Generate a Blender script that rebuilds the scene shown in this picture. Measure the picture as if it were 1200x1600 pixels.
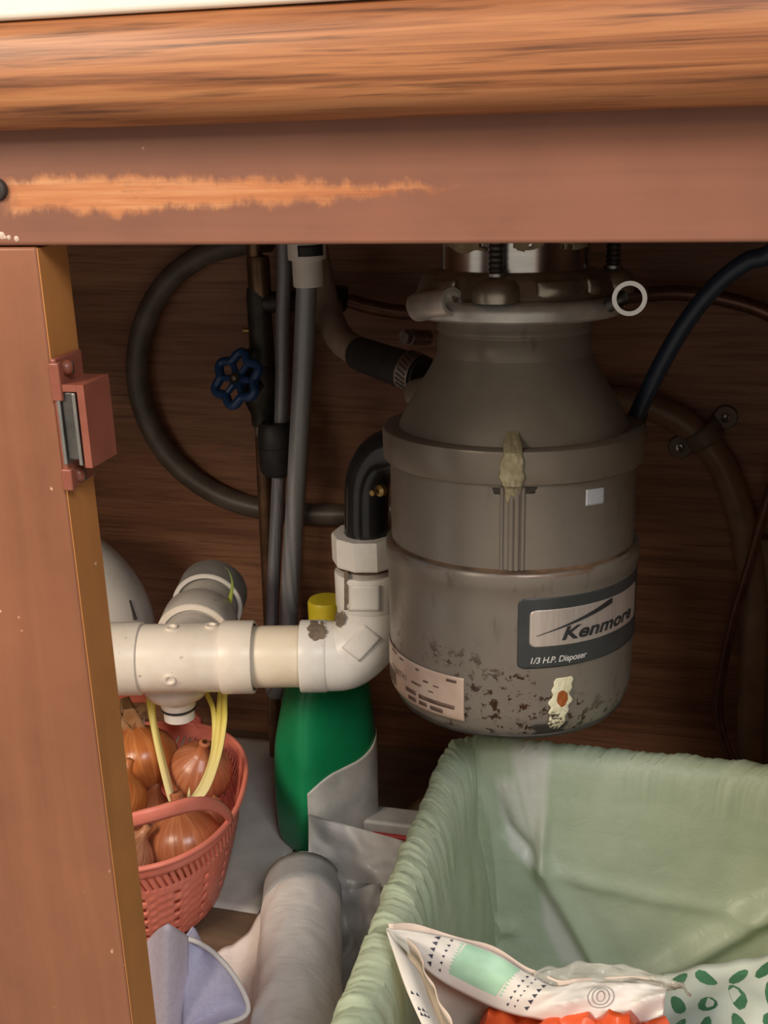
import bpy, math, random
from mathutils import Vector, Matrix, noise
random.seed(7)
S = bpy.context.scene
COL = S.collection
for o in list(bpy.data.objects): bpy.data.objects.remove(o, do_unlink=True)
PI = math.pi; rad = math.radians

# ------------------------------------------------------------------ camera
CAM = Vector((0, -.42, .588)); FPX = 1800.0
YAW, PITCH, ROLL = rad(15.2), rad(18.6), rad(1.8)
FW = Vector((-math.sin(YAW)*math.cos(PITCH), math.cos(YAW)*math.cos(PITCH), -math.sin(PITCH)))
_rt = FW.cross(Vector((0, 0, 1))).normalized(); _up = _rt.cross(FW)
RT = _rt*math.cos(ROLL) - _up*math.sin(ROLL); UP = _rt*math.sin(ROLL) + _up*math.cos(ROLL)
cd = bpy.data.cameras.new('camera'); cam = bpy.data.objects.new('camera', cd); COL.objects.link(cam)
cd.sensor_fit = 'VERTICAL'; cd.sensor_height = 36; cd.lens = 36*FPX/1600; cd.clip_start = .01
cam.matrix_world = Matrix(((RT.x, UP.x, -FW.x, CAM.x), (RT.y, UP.y, -FW.y, CAM.y), (RT.z, UP.z, -FW.z, CAM.z), (0, 0, 0, 1)))
S.camera = cam

# ------------------------------------------------------------------ light and exposure
w = bpy.data.worlds.new('room'); S.world = w; w.use_nodes = True
bg = w.node_tree.nodes['Background']; bg.inputs[0].default_value = (1.0, .90, .78, 1); bg.inputs[1].default_value = .36
def area(name, loc, target, size, power, col):
    l = bpy.data.lights.new(name, 'AREA'); l.size = size; l.energy = power; l.color = col
    o = bpy.data.objects.new(name, l); COL.objects.link(o); o.location = loc
    o.rotation_euler = (Vector(target)-Vector(loc)).to_track_quat('-Z', 'Y').to_euler(); return o
area('ceiling_lamp', (-.95, -.95, 1.14), (-.25, .2, .25), .55, 15.5, (1.0, .84, .66))
area('window_light', (.60, -1.1, 1.50), (-.1, .0, .3), .55, 12, (.95, .96, 1.0))
S.view_settings.view_transform = 'Standard'; S.view_settings.look = 'None'
S.view_settings.gamma = 1; S.view_settings.use_curve_mapping = False; S.view_settings.exposure = .30

# ------------------------------------------------------------------ helpers
def ray(x, y): return RT*((x-600)/FPX) + UP*((800-y)/FPX) + FW
def W(x, y, Y):
    """the point at depth Y (metres behind the cabinet face) that the photograph shows at x, y"""
    d = ray(x, y); return CAM + d*((Y-CAM.y)/d.y)
def WZ(x, y, Z):
    d = ray(x, y); return CAM + d*((Z-CAM.z)/d.z)
def V(*a): return Vector(a)
ORG = {}
def link(o, parent, origin):
    COL.objects.link(o)
    ORG[o.name] = Vector(origin)
    if parent is not None:
        o.parent = parent; o.location = Vector(origin) - ORG[parent.name]
    else: o.location = origin
    return o
def tag(o, label, cat=None, group=None, kind=None):
    o['label'] = label
    if cat: o['category'] = cat
    if group: o['group'] = group
    if kind: o['kind'] = kind
    return o
def thing(name, loc, label, cat, group=None):
    o = bpy.data.objects.new(name, None); o.empty_display_size = .02
    link(o, None, Vector(loc)); return tag(o, label, cat, group)
def mesh(name, vs, fs, mat, parent=None, smooth=True, origin=None, solid=0, bevel=0, sub=0, offset=0):
    vs = [Vector(v) for v in vs]
    if origin is None:
        lo = [min(v[i] for v in vs) for i in range(3)]; hi = [max(v[i] for v in vs) for i in range(3)]
        origin = V((lo[0]+hi[0])/2, (lo[1]+hi[1])/2, lo[2])
    me = bpy.data.meshes.new(name); me.from_pydata([v-origin for v in vs], [], fs); me.update()
    me.materials.append(mat)
    if smooth:
        me.polygons.foreach_set('use_smooth', [True]*len(me.polygons))
    o = bpy.data.objects.new(name, me); link(o, parent, origin)
    if bevel:
        m = o.modifiers.new('b', 'BEVEL'); m.width = bevel; m.segments = 3; m.limit_method = 'ANGLE'; m.angle_limit = rad(40)
    if solid:
        m = o.modifiers.new('s', 'SOLIDIFY'); m.thickness = solid; m.offset = offset
    if sub:
        m = o.modifiers.new('u', 'SUBSURF'); m.levels = sub; m.render_levels = sub
    if smooth and not sub:
        me.set_sharp_from_angle(angle=rad(42))
    return o
def box_vf(x0, x1, y0, y1, z0, z1):
    vs = [V(x, y, z) for z in (z0, z1) for y in (y0, y1) for x in (x0, x1)]
    return vs, [(0, 2, 3, 1), (4, 5, 7, 6), (0, 1, 5, 4), (2, 6, 7, 3), (0, 4, 6, 2), (1, 3, 7, 5)]
def box(name, x0, x1, y0, y1, z0, z1, mat, parent=None, bevel=.001):
    vs, fs = box_vf(x0, x1, y0, y1, z0, z1)
    return mesh(name, vs, fs, mat, parent, smooth=bool(bevel), bevel=bevel)
def merge(parts):
    V_, F_ = [], []
    for vs, fs in parts:
        b = len(V_); V_ += list(vs); F_ += [tuple(i+b for i in f) for f in fs]
    return V_, F_
def frame_of(d):
    d = d.normalized(); a = V(0, 0, 1) if abs(d.z) < .9 else V(1, 0, 0)
    u = a.cross(d).normalized(); return u, d.cross(u)
def lathe_vf(prof, c, axis=V(0, 0, 1), n=48, ang0=0):
    """revolve (r, h) pairs about axis through c; caps where r is 0"""
    axis = axis.normalized()
    u, v = (V(1, 0, 0), V(0, 1, 0)) if abs(axis.z) > .9999 and axis.z > 0 else frame_of(axis)
    vs, fs, rows = [], [], []
    for r, h in prof:
        if r < 1e-7: rows.append([len(vs)]); vs.append(c+axis*h)
        else:
            rows.append(list(range(len(vs), len(vs)+n)))
            for i in range(n):
                a = 2*PI*i/n+ang0; vs.append(c+axis*h+(u*math.cos(a)+v*math.sin(a))*r)
    for a, b in zip(rows, rows[1:]):
        for i in range(n):
            j = (i+1) % n
            if len(a) == 1 and len(b) == 1: continue
            if len(a) == 1: fs.append((a[0], b[j], b[i]))
            elif len(b) == 1: fs.append((a[i], a[j], b[0]))
            else: fs.append((a[i], a[j], b[j], b[i]))
    return vs, fs
def lathe(name, prof, c, mat, parent=None, axis=V(0, 0, 1), n=48, ang0=0, smooth=True, bevel=0):
    vs, fs = lathe_vf(prof, Vector(c), axis, n, ang0)
    return mesh(name, vs, fs, mat, parent, smooth=smooth, bevel=bevel)
def smooth_path(pts, k=8):
    pts = [Vector(p) for p in pts]
    if len(pts) < 3: return pts
    P = [pts[0]*2-pts[1]] + pts + [pts[-1]*2-pts[-2]]; out = []
    for i in range(1, len(P)-2):
        p0, p1, p2, p3 = P[i-1:i+3]
        for j in range(k):
            t = j/k
            out.append(.5*((2*p1)+(p2-p0)*t+(2*p0-5*p1+4*p2-p3)*t*t+(3*p1-p0-3*p2+p3)*t**3))
    return out+[pts[-1]]
def tube_vf(pts, r, n=16, k=8, caps=True, flat=None):
    """r: number or function of t in 0..1"""
    p = smooth_path(pts, k); rf = r if callable(r) else (lambda t: r)
    vs, fs = [], []; L = [0]
    for a, b in zip(p, p[1:]): L.append(L[-1]+(b-a).length)
    u = None
    for i, q in enumerate(p):
        d = (p[min(i+1, len(p)-1)]-p[max(i-1, 0)]).normalized()
        if u is None: u, _ = frame_of(d)
        u = (u-d*u.dot(d)).normalized(); v = d.cross(u); rr = rf(L[i]/L[-1])
        for j in range(n):
            a = 2*PI*j/n; vs.append(q+(u*math.cos(a)+v*math.sin(a)*(flat or 1))*rr)
    for i in range(len(p)-1):
        for j in range(n):
            a, b = i*n+j, i*n+(j+1) % n; fs.append((a, b, b+n, a+n))
    if caps: fs += [tuple(reversed(range(n))), tuple(range((len(p)-1)*n, len(p)*n))]
    return vs, fs
def tube(name, pts, r, mat, parent=None, n=16, k=8, caps=True, flat=None):
    vs, fs = tube_vf(pts, r, n, k, caps, flat); return mesh(name, vs, fs, mat, parent)
def grid_vf(nu, nv, fn, keep=None, closed=False):
    vs = [fn(i/nu, j/nv) for j in range(nv+1) for i in range(nu if closed else nu+1)]
    w_ = nu if closed else nu+1; fs = []
    for j in range(nv):
        for i in range(nu):
            if keep and not keep((i+.5)/nu, (j+.5)/nv): continue
            i2 = (i+1) % nu if closed else i+1
            fs.append((j*w_+i, j*w_+i2, (j+1)*w_+i2, (j+1)*w_+i))
    used = sorted({k for f in fs for k in f}); mp = {k: n for n, k in enumerate(used)}
    return [vs[k] for k in used], [tuple(mp[k] for k in f) for f in fs]
def nz(x, y=0, z=0): return noise.noise(V(x, y, z))
def text_vf(s, size, shear=0, bold=0, spacing=1.0):
    """flat letter outlines as (x, y) verts and faces"""
    c = bpy.data.curves.new('lettering', 'FONT'); c.body = s; c.size = size; c.shear = shear; c.offset = bold; c.resolution_u = 4
    c.space_character = spacing
    o = bpy.data.objects.new('lettering', c); COL.objects.link(o)
    dg = bpy.context.evaluated_depsgraph_get(); dg.update(); ev = o.evaluated_get(dg); m = ev.to_mesh()
    vs = [(v.co.x, v.co.y) for v in m.vertices]; fs = [tuple(p.vertices) for p in m.polygons]
    ev.to_mesh_clear(); bpy.data.objects.remove(o); bpy.data.curves.remove(c)
    return vs, fs

# ------------------------------------------------------------------ materials
class Mat:
    def __init__(self, name, rough=.5, metal=0, spec=.5, **kw):
        self.m = bpy.data.materials.new(name); self.m.use_nodes = True
        self.t = self.m.node_tree; self.b = self.t.nodes['Principled BSDF']
        self.b.inputs['Roughness'].default_value = rough; self.b.inputs['Metallic'].default_value = metal
        self.b.inputs['Specular IOR Level'].default_value = spec
        for k, v in kw.items(): self.b.inputs[k.replace('_', ' ')].default_value = v
        self.tc = self.n('ShaderNodeTexCoord')
    def n(self, kind): return self.t.nodes.new(kind)
    def l(self, a, b): self.t.links.new(a, b)
    def noise(self, scale=(1, 1, 1), detail=4, rough=.55, dist=0, coord='Object', rot=(0, 0, 0), loc=(0, 0, 0)):
        if not hasattr(scale, '__len__'): scale = (scale,)*3
        mp = self.n('ShaderNodeMapping'); mp.inputs['Scale'].default_value = scale; mp.inputs['Rotation'].default_value = rot; mp.inputs['Location'].default_value = loc
        self.l(self.tc.outputs[coord], mp.inputs[0])
        t = self.n('ShaderNodeTexNoise'); t.inputs['Scale'].default_value = 1; t.inputs['Detail'].default_value = detail
        t.inputs['Roughness'].default_value = rough; t.inputs['Distortion'].default_value = dist
        self.l(mp.outputs[0], t.inputs[0]); return t.outputs['Fac']
    def ramp(self, fac, stops):
        r = self.n('ShaderNodeValToRGB'); e = r.color_ramp.elements
        while len(e) < len(stops): e.new(.5)
        for el, (p, c) in zip(e, stops):
            el.position = p; el.color = (c, c, c, 1) if not hasattr(c, '__len__') else (*c, 1)
        self.l(fac, r.inputs[0]); return r.outputs[0]
    def mix(self, fac, a, b, mode='MIX'):
        m = self.n('ShaderNodeMix'); m.data_type = 'RGBA'; m.blend_type = mode
        for s, v in ((0, fac), (6, a), (7, b)):
            if hasattr(v, 'links'): self.l(v, m.inputs[s])
            elif s == 0: m.inputs[0].default_value = v
            else: m.inputs[s].default_value = (*v, 1)
        return m.outputs[2]
    def math(self, op, a, b=0, c=0):
        m = self.n('ShaderNodeMath'); m.operation = op
        for i, v in enumerate((a, b, c)):
            if hasattr(v, 'links'): self.l(v, m.inputs[i])
            else: m.inputs[i].default_value = v
        return m.outputs[0]
    def xyz(self, coord='Object'):
        s = self.n('ShaderNodeSeparateXYZ'); self.l(self.tc.outputs[coord], s.inputs[0]); return s.outputs
    def color(self, c):
        if hasattr(c, 'links'): self.l(c, self.b.inputs['Base Color'])
        else: self.b.inputs['Base Color'].default_value = (*c, 1)
        return self
    def rough(self, f): self.l(f, self.b.inputs['Roughness']); return self
    def bump(self, h, strength=.3, dist=.002):
        b = self.n('ShaderNodeBump'); b.inputs['Strength'].default_value = strength; b.inputs['Distance'].default_value = dist
        self.l(h, b.inputs['Height']); self.l(b.outputs[0], self.b.inputs['Normal']); return self
def simple(name, c1, c2=None, scale=40, rough=.5, metal=0, bump=0, bdist=.001, spec=.5, detail=4, lo=.35, hi=.65, **kw):
    m = Mat(name, rough, metal, spec, **kw)
    f = m.noise(scale, detail)
    m.color(m.ramp(f, [(lo, c1), (hi, c2 or tuple(x*.8 for x in c1))]))
    if bump: m.bump(f, bump, bdist)
    return m.m
def bandmask(m, x, lo, hi, soft):
    """1 between lo and hi"""
    def ss(v, e0, e1):
        r = m.n('ShaderNodeMapRange'); r.interpolation_type = 'SMOOTHSTEP'; m.l(v, r.inputs[0])
        r.inputs[1].default_value = e0; r.inputs[2].default_value = e1; return r.outputs[0]
    return m.math('MULTIPLY', ss(x, lo-soft, lo+soft), m.math('SUBTRACT', 1, ss(x, hi-soft, hi+soft)))

def mat_nosing():
    m = Mat('oak_edge', .3, spec=.5)
    g = m.noise((4.5, 110, 190), 6, .62, .7); g2 = m.noise((14, 260, 420), 3, .6)
    big = m.noise((2.5, 30, 55), 3)
    c = m.ramp(g, [(.33, (.09, .03, .012)), (.44, (.28, .10, .036)), (.56, (.43, .17, .065)), (.7, (.54, .25, .10))])
    c = m.mix(m.ramp(big, [(.4, .0), (.62, .55)]), c, (.24, .08, .025))
    c = m.mix(m.ramp(g2, [(.3, .75), (.46, 0)]), c, (.05, .016, .006))
    m.color(c); m.bump(g2, .12, .0006); m.rough(m.ramp(g, [(.3, .5), (.7, .36)])); return m.m
def mat_frame(name, base, dark, wear=None, edge=None, grain=(2, 30, 60)):
    m = Mat(name, .42, spec=.45)
    g = m.noise(grain, 5, .6, .4); mott = m.noise(22, 5)
    c = m.mix(m.ramp(g, [(.3, 0), (.7, 1)]), dark, base)
    c = m.mix(m.ramp(mott, [(.35, .0), (.75, .35)]), c, tuple(min(1, x*1.35) for x in base))
    ox, oy, oz = m.xyz()
    if wear:
        x0, x1, z0, z1 = wear
        j = m.math('MULTIPLY_ADD', m.noise((70, 1, 45), 6, .7), .016, -.008)
        zj = m.math('ADD', oz, j); xj = m.math('ADD', ox, m.math('MULTIPLY', j, 2))
        tp = m.math('MULTIPLY', m.math('MAXIMUM', m.math('SUBTRACT', ox, x0+.06), 0), .055)
        za = m.math('SUBTRACT', zj, (z0+z1)/2-.0004); za = m.math('ADD', m.math('ABSOLUTE', za), tp)
        mask = m.math('MULTIPLY', bandmask(m, xj, x0, x1, .006), bandmask(m, za, -1, (z1-z0)/2, .0022))
        st = m.noise((10, 30, 240), 4, .65)
        wc = m.ramp(st, [(.3, (.38, .12, .045)), (.5, (.52, .20, .075)), (.7, (.62, .30, .14))])
        c = m.mix(m.math('MULTIPLY', mask, m.ramp(m.noise((40, 1, 120), 5, .7), [(.25, .35), (.45, 1)])), c, wc)
    sp = m.noise((120, 120, 120), 2)
    c = m.mix(m.ramp(sp, [(.76, 0), (.79, .8)]), c, (.75, .48, .3))
    if edge:
        x0, y1, amp = edge      # bare chips that follow the worn edge
        d = m.math('ADD', m.math('ABSOLUTE', m.math('SUBTRACT', ox, x0)), m.math('ABSOLUTE', m.math('SUBTRACT', oy, y1)))
        th = m.math('MULTIPLY', m.ramp(m.noise((20, 20, 75), 5, .7), [(.48, .0), (.72, 1)]), amp)
        c = m.mix(m.math('LESS_THAN', d, th), c, (.62, .38, .23))
    m.color(c); m.bump(m.noise((40, 40, 120), 4), .08, .0008); return m.m
def mat_back():
    m = Mat('walnut_panel', .5, spec=.35)
    g = m.noise((3, 3, 70), 6, .65, 1.2); f = m.noise((16, 16, 420), 3, .6); big = m.noise((2.2, 2, 9), 3, .5, .8)
    c = m.ramp(g, [(.3, (.14, .060, .032)), (.48, (.29, .135, .074)), (.66, (.37, .18, .10))])
    c = m.mix(m.ramp(big, [(.38, .55), (.6, 0)]), c, (.17, .072, .037))
    c = m.mix(m.ramp(f, [(.32, .6), (.5, 0)]), c, (.10, .042, .021))
    m.color(c); m.bump(f, .1, .0005); return m.m
def mat_pvc(name, base, stain, amount=.5):
    m = Mat(name, .34, spec=.45)
    c = m.mix(m.ramp(m.noise(26, 6, .65), [(.46, 0), (.74, amount)]), base, stain)
    c = m.mix(m.ramp(m.noise(150, 3), [(.70, 0), (.76, .6)]), c, (.25, .16, .09))
    m.color(c); m.bump(m.noise(180, 2), .03, .0005); return m.m
def mat_taupe(name, rust=0, dust=.4):
    m = Mat(name, .36, spec=.5, metal=.15)
    c = m.mix(m.ramp(m.noise(30, 6, .65), [(.4, 0), (.75, dust)]), (.235, .203, .168), (.31, .265, .215))
    c = m.mix(m.ramp(m.noise((120, 120, 40), 4), [(.62, 0), (.75, .5)]), c, (.12, .09, .07))
    if rust:
        ox, oy, oz = m.xyz()
        zone = m.math('MULTIPLY', bandmask(m, oz, -.02, .064, .016), m.ramp(m.noise((14, 14, 20), 2, loc=(.3, .1, .4)), [(.40, 0), (.52, 1)]))
        sp = m.noise(150, 5, .72)
        k = m.math('MULTIPLY', zone, m.ramp(sp, [(.545, 0), (.575, 1)]))
        c = m.mix(k, c, m.ramp(m.noise(300, 2), [(.4, (.022, .012, .008)), (.7, (.07, .028, .015))]))
        top = m.math('MULTIPLY', bandmask(m, oz, rust, .2, .001), m.ramp(m.noise((40, 40, 200), 4), [(.5, 0), (.6, .6)]))
        c = m.mix(top, c, (.20, .10, .05))
    m.color(c); m.bump(m.noise(220, 2), .03, .0004)
    m.rough(m.ramp(m.noise(24, 4), [(.35, .28), (.7, .5)])); return m.m
def mat_braid(name, a, b, sc=900):
    m = Mat(name, .42, metal=.35)
    ox, oy, oz = m.xyz()
    def st(s):
        return m.math('SINE', m.math('ADD', m.math('MULTIPLY', oz, sc), m.math('MULTIPLY', m.math('ARCTAN2', oy, ox), s)))
    f = m.math('MULTIPLY_ADD', m.math('MULTIPLY', st(5), st(-5)), .5, .5)
    m.color(m.ramp(f, [(.2, a), (.8, b)])); m.bump(f, .4, .0006); return m.m
def mat_liner(name='green_film', a=(.54, .64, .46), b=(.64, .73, .55)):
    m = Mat(name, .38, spec=.5)
    f = m.noise((30, 30, 30), 5, .6)
    c = m.ramp(f, [(.3, a), (.7, b)])
    at = m.n('ShaderNodeAttribute'); at.attribute_name = 'double_lit'
    c = m.mix(at.outputs['Fac'], c, (.84, .85, .77))  # doubled film and light caught on the fold, mixed into the colour
    m.color(c)
    h = m.math('ADD', m.noise((60, 60, 80), 5, .6, .6), m.math('MULTIPLY', m.noise((16, 16, 20), 3, .5, .6), 1.2))
    m.bump(h, .30, .003)
    # thin film: lets part of the light through
    tr = m.n('ShaderNodeBsdfTranslucent'); m.l(c, tr.inputs[0])
    mx = m.n('ShaderNodeMixShader'); mx.inputs[0].default_value = .28
    out = m.t.nodes['Material Output']
    m.l(m.b.outputs[0], mx.inputs[1]); m.l(tr.outputs[0], mx.inputs[2]); m.l(mx.outputs[0], out.inputs[0]); return m.m
def mat_film(name, c1, c2, transp=.45, rough=.3):
    m = Mat(name, rough, spec=.5)
    m.color(m.ramp(m.noise((30, 30, 60), 5), [(.35, c1), (.65, c2)]))
    m.bump(m.noise((30, 90, 30), 5, .6, .5), .3, .003)
    tr = m.n('ShaderNodeBsdfTransparent'); mx = m.n('ShaderNodeMixShader'); mx.inputs[0].default_value = transp
    m.l(m.b.outputs[0], mx.inputs[1]); m.l(tr.outputs[0], mx.inputs[2]); m.l(mx.outputs[0], m.t.nodes['Material Output'].inputs[0]); return m.m
def mat_onion(name, a, b, c_):
    m = Mat(name, .26, spec=.5)
    ox, oy, oz = m.xyz()
    ang = m.math('ARCTAN2', oy, ox)
    comb = m.n('ShaderNodeCombineXYZ'); m.l(m.math('MULTIPLY', ang, 5), comb.inputs[0]); m.l(m.math('MULTIPLY', oz, 14), comb.inputs[1])
    t = m.n('ShaderNodeTexNoise'); t.inputs['Scale'].default_value = 1.6; t.inputs['Detail'].default_value = 5; m.l(comb.outputs[0], t.inputs[0])
    m.color(m.ramp(t.outputs['Fac'], [(.32, a), (.52, b), (.7, c_)])); m.bump(t.outputs['Fac'], .25, .001); return m.m

NOSING = mat_nosing(); BACK = mat_back()
RAIL = mat_frame('rail_stain', (.265, .108, .064), (.19, .075, .045), wear=(-.084, .092, .0135, .0262))
STILE = mat_frame('stile_stain', (.285, .112, .056), (.205, .078, .039), edge=(.0584, -.012, .0012), grain=(50, 30, 3))
REVEAL = mat_frame('bare_stile_edge', (.50, .21, .062), (.38, .15, .042), grain=(50, 30, 4))
LAMINATE = simple('cream_laminate', (.84, .78, .66), (.88, .82, .71), 60, .35)
SHELFW = simple('cabinet_floor_wood', (.13, .085, .055), (.20, .13, .08), (10, 60, 10), .6, bump=.1)
SIDEW = simple('cabinet_side_wood', (.20, .10, .06), (.28, .15, .085), (40, 4, 5), .6)
BATTEN = simple('pine_batten', (.20, .125, .065), (.27, .17, .09), (60, 60, 6), .6, bump=.1)
CATCHP = simple('red_brown_plastic', (.235, .068, .042), (.28, .088, .054), 50, .35)
STEEL = simple('dull_steel', (.34, .33, .31), (.46, .45, .43), 90, .38, 1)
DARKSTEEL = simple('dark_steel', (.10, .095, .09), (.17, .16, .15), 90, .45, .9)
CHROME = simple('polished_steel', (.60, .58, .55), (.68, .66, .63), (20, 20, 300), .2, 1)
ALUM = simple('cast_aluminium', (.56, .54, .50), (.74, .72, .67), 60, .36, .5, bump=.25, bdist=.001)
FLANGE = simple('tarnished_steel', (.27, .24, .19), (.46, .42, .34), 45, .36, .85, bump=.2)
RUSTCR = simple('limescale_crust', (.26, .19, .11), (.42, .33, .20), 90, .85, bump=.6, bdist=.002)
TAUPE = mat_taupe('taupe_paint'); TAUPE_LOW = mat_taupe('taupe_paint_rusted', rust=.1145)
CONE = simple('taupe_matt_cone', (.235, .21, .175), (.29, .26, .215), 28, .55, .1, bump=.05)
RUSTL = simple('dark_rust', (.05, .03, .018), (.20, .115, .06), (40, 40, 40), .8, bump=.4)
SEAL = simple('yellow_sealant', (.30, .26, .15), (.47, .42, .27), 120, .6, bump=.6, bdist=.002)
CHIP = simple('dark_chip', (.03, .025, .02), (.06, .05, .04), 90, .7)
LABELD = simple('charcoal_label', (.045, .05, .05), (.06, .065, .065), 60, .38)
LABELS = simple('brushed_silver_label', (.66, .57, .50), (.76, .67, .60), (400, 400, 30), .36, .5)
LABELK = simple('label_black_print', (.03, .03, .03), (.045, .045, .045), 60, .4)
PRINTW = simple('label_white_print', (.75, .72, .66), (.66, .63, .58), 60, .5)
STICK = simple('peach_rating_sticker', (.56, .40, .31), (.66, .50, .40), 55, .45)
STICKP = simple('sticker_brown_print', (.10, .06, .045), (.20, .12, .09), 90, .6)
WSTICK = simple('pale_blue_sticker', (.62, .66, .72), (.74, .77, .82), 120, .35)
PVC = mat_pvc('cream_pvc', (.90, .81, .69), (.66, .52, .36), .45)
PVCW = mat_pvc('white_pvc', (.86, .82, .75), (.58, .50, .40), .4)
PVCG = mat_pvc('dusty_pvc', (.50, .455, .40), (.30, .26, .215), .8)
PVCT = mat_pvc('grey_white_pvc', (.72, .68, .62), (.50, .45, .39), .6)
PVCY = mat_pvc('yellowed_pvc', (.87, .76, .59), (.68, .50, .28), .6)
GREYP = simple('grey_abs', (.20, .185, .175), (.27, .25, .235), 50, .4)
BLACKP = simple('glossy_black_tube', (.012, .012, .014), (.02, .02, .022), 50, .16)
RUBBER = simple('black_rubber', (.016, .016, .017), (.03, .03, .03), 90, .55)
DIRT = simple('dried_grime', (.16, .12, .085), (.25, .19, .13), 180, .9, bump=.5)
COPPER = simple('tarnished_copper', (.13, .075, .045), (.22, .125, .07), 60, .4, .7)
COPPERB = simple('brown_copper_line', (.14, .070, .050), (.20, .10, .07), 60, .35, .6)
SOLDER = simple('solder_silver', (.45, .42, .38), (.6, .57, .52), 90, .35, .9)
VALVEB = simple('dark_bronze', (.035, .033, .030), (.075, .065, .05), 60, .5, .6)
BLUEP = simple('blue_enamel', (.012, .045, .13), (.02, .07, .19), 60, .32)
HOSEA = mat_braid('grey_braid', (.25, .26, .27), (.42, .43, .45), 2600)
HOSEB = mat_braid('dark_grey_braid', (.22, .22, .245), (.34, .34, .37), 3000)
DRAINH = simple('grey_drain_hose', (.075, .058, .046), (.125, .10, .08), 40, .45)
DRAINT = simple('tan_drain_hose', (.19, .11, .065), (.25, .15, .09), 40, .4)
DWTAN = simple('dusty_tan_hose', (.26, .19, .145), (.34, .25, .19), 60, .55)
NAVY = simple('navy_cord', (.018, .030, .055), (.026, .042, .07), 60, .4)
CLIPG = simple('brown_clip', (.13, .09, .062), (.18, .125, .085), 60, .5)
GREEN = simple('green_bottle_plastic', (.004, .19, .068), (.006, .23, .085), 30, .34)
YELLOW = simple('yellow_cap', (.58, .46, .02), (.66, .53, .04), 60, .4)
PAPERL = simple('pale_bottle_label', (.42, .41, .37), (.60, .58, .53), 40, .55)
CORAL = simple('coral_plastic', (.82, .225, .155), (.88, .265, .185), 60, .38)
ONI = [mat_onion('onion_skin_a', (.44, .13, .035), (.54, .18, .05), (.66, .27, .09)), mat_onion('onion_skin_b', (.36, .11, .045), (.46, .16, .07), (.56, .24, .12)),
       mat_onion('onion_skin_c', (.40, .16, .07), (.58, .28, .15), (.72, .42, .26))]
SKIN = simple('dry_onion_skin', (.50, .27, .11), (.66, .42, .22), 80, .5)
SPROUT = None
def mat_sprout():
    m = Mat('onion_sprout', .4); ox, oy, oz = m.xyz()
    r = m.n('ShaderNodeMapRange'); m.l(oz, r.inputs[0]); r.inputs[1].default_value = 0; r.inputs[2].default_value = .17
    c = m.ramp(r.outputs[0], [(0, (.78, .68, .36)), (.35, (.76, .62, .09)), (.7, (.56, .56, .08)), (1, (.14, .28, .07))])
    m.color(c); return m.m
SPROUT = mat_sprout()
LAV = simple('lavender_cotton', (.62, .54, .64), (.69, .61, .70), (300, 300, 300), .85, bump=.2, bdist=.0005)
LAVIN = simple('lavender_lining', (.50, .48, .64), (.56, .54, .70), (300, 300, 300), .85, bump=.2, bdist=.0005)
PIPING = simple('white_piping', (.80, .75, .70), (.72, .67, .64), 120, .7)
ROLLF = mat_film('rolled_film', (.78, .73, .68), (.88, .83, .78), .04, .38)
FILM = mat_film('loose_film', (.50, .49, .48), (.62, .61, .60), .35, .3)
ROLLGREY = simple('grey_roll_band', (.30, .30, .29), (.36, .36, .35), 60, .5)
PAPER = simple('grey_shelf_paper', (.47, .44, .40), (.56, .53, .48), 30, .6, bump=.1)
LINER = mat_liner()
BINP = simple('white_bin_plastic', (.72, .72, .68), (.78, .78, .74), 30, .4)
POUCH = simple('cream_pouch_paper', (.80, .76, .68), (.86, .82, .75), 40, .45, bump=.15, bdist=.002)
POUCHIN = simple('beige_pouch_lining', (.74, .60, .49), (.80, .67, .56), 30, .5)
MINT = simple('mint_print', (.38, .66, .46), (.44, .72, .52), 60, .45)
INK = simple('navy_print', (.035, .04, .07), (.06, .06, .09), 60, .5)
GREYINK = simple('grey_line_print', (.38, .37, .34), (.45, .44, .4), 60, .5)
CLEARF = mat_film('clear_film', (.60, .60, .52), (.72, .72, .64), .5, .2)
ORANGE = simple('orange_red_plastic', (.72, .085, .02), (.82, .13, .035), 40, .35, bump=.3, bdist=.003)
NAPKIN = simple('pale_napkin', (.66, .74, .64), (.72, .79, .70), 40, .7)
LEAFG = simple('green_leaf_print', (.06, .20, .10), (.09, .27, .14), 60, .6)
PINKP = simple('pink_print', (.62, .34, .30), (.66, .38, .34), 60, .6)
REDP = simple('red_packet', (.38, .03, .03), (.45, .05, .04), 40, .4)
WHITEP = simple('white_nylon', (.82, .77, .71), (.86, .81, .75), 60, .45)
BRASS = simple('brass', (.50, .34, .12), (.60, .42, .17), 60, .35, .9)

# ------------------------------------------------------------------ the setting: inside of the cabinet
XL, XR, DEPTH, TOPZ = -.72, .36, .56, .628
def struct(o, label): o['kind'] = 'structure'; o['label'] = label; return o
struct(box('wall_back', XL, XR, DEPTH, DEPTH+.012, -.02, TOPZ, BACK, bevel=0), 'dark walnut grained back panel of the cabinet')
struct(box('floor', XL, XR, .0, DEPTH, -.02, 0, SHELFW, bevel=0), 'dark brown wooden floor of the cabinet')
struct(box('wall_left', XL-.016, XL, .022, DEPTH+.012, -.02, TOPZ, SIDEW, bevel=0), 'brown side panel at the stile end of the cabinet')
struct(box('wall_right', XR, XR+.016, .022, DEPTH+.012, -.02, TOPZ, SIDEW, bevel=0), 'brown side panel at the far end of the cabinet')
struct(box('ceiling', XL, XR, .024, DEPTH, TOPZ-.02, TOPZ, SIDEW, bevel=0), 'brown underside of the countertop over the cabinet')
struct(box('trim_1', .062, .15, DEPTH-.014, DEPTH, 0, .245, BATTEN, bevel=.001), 'pale wooden batten standing against the back panel')

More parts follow.
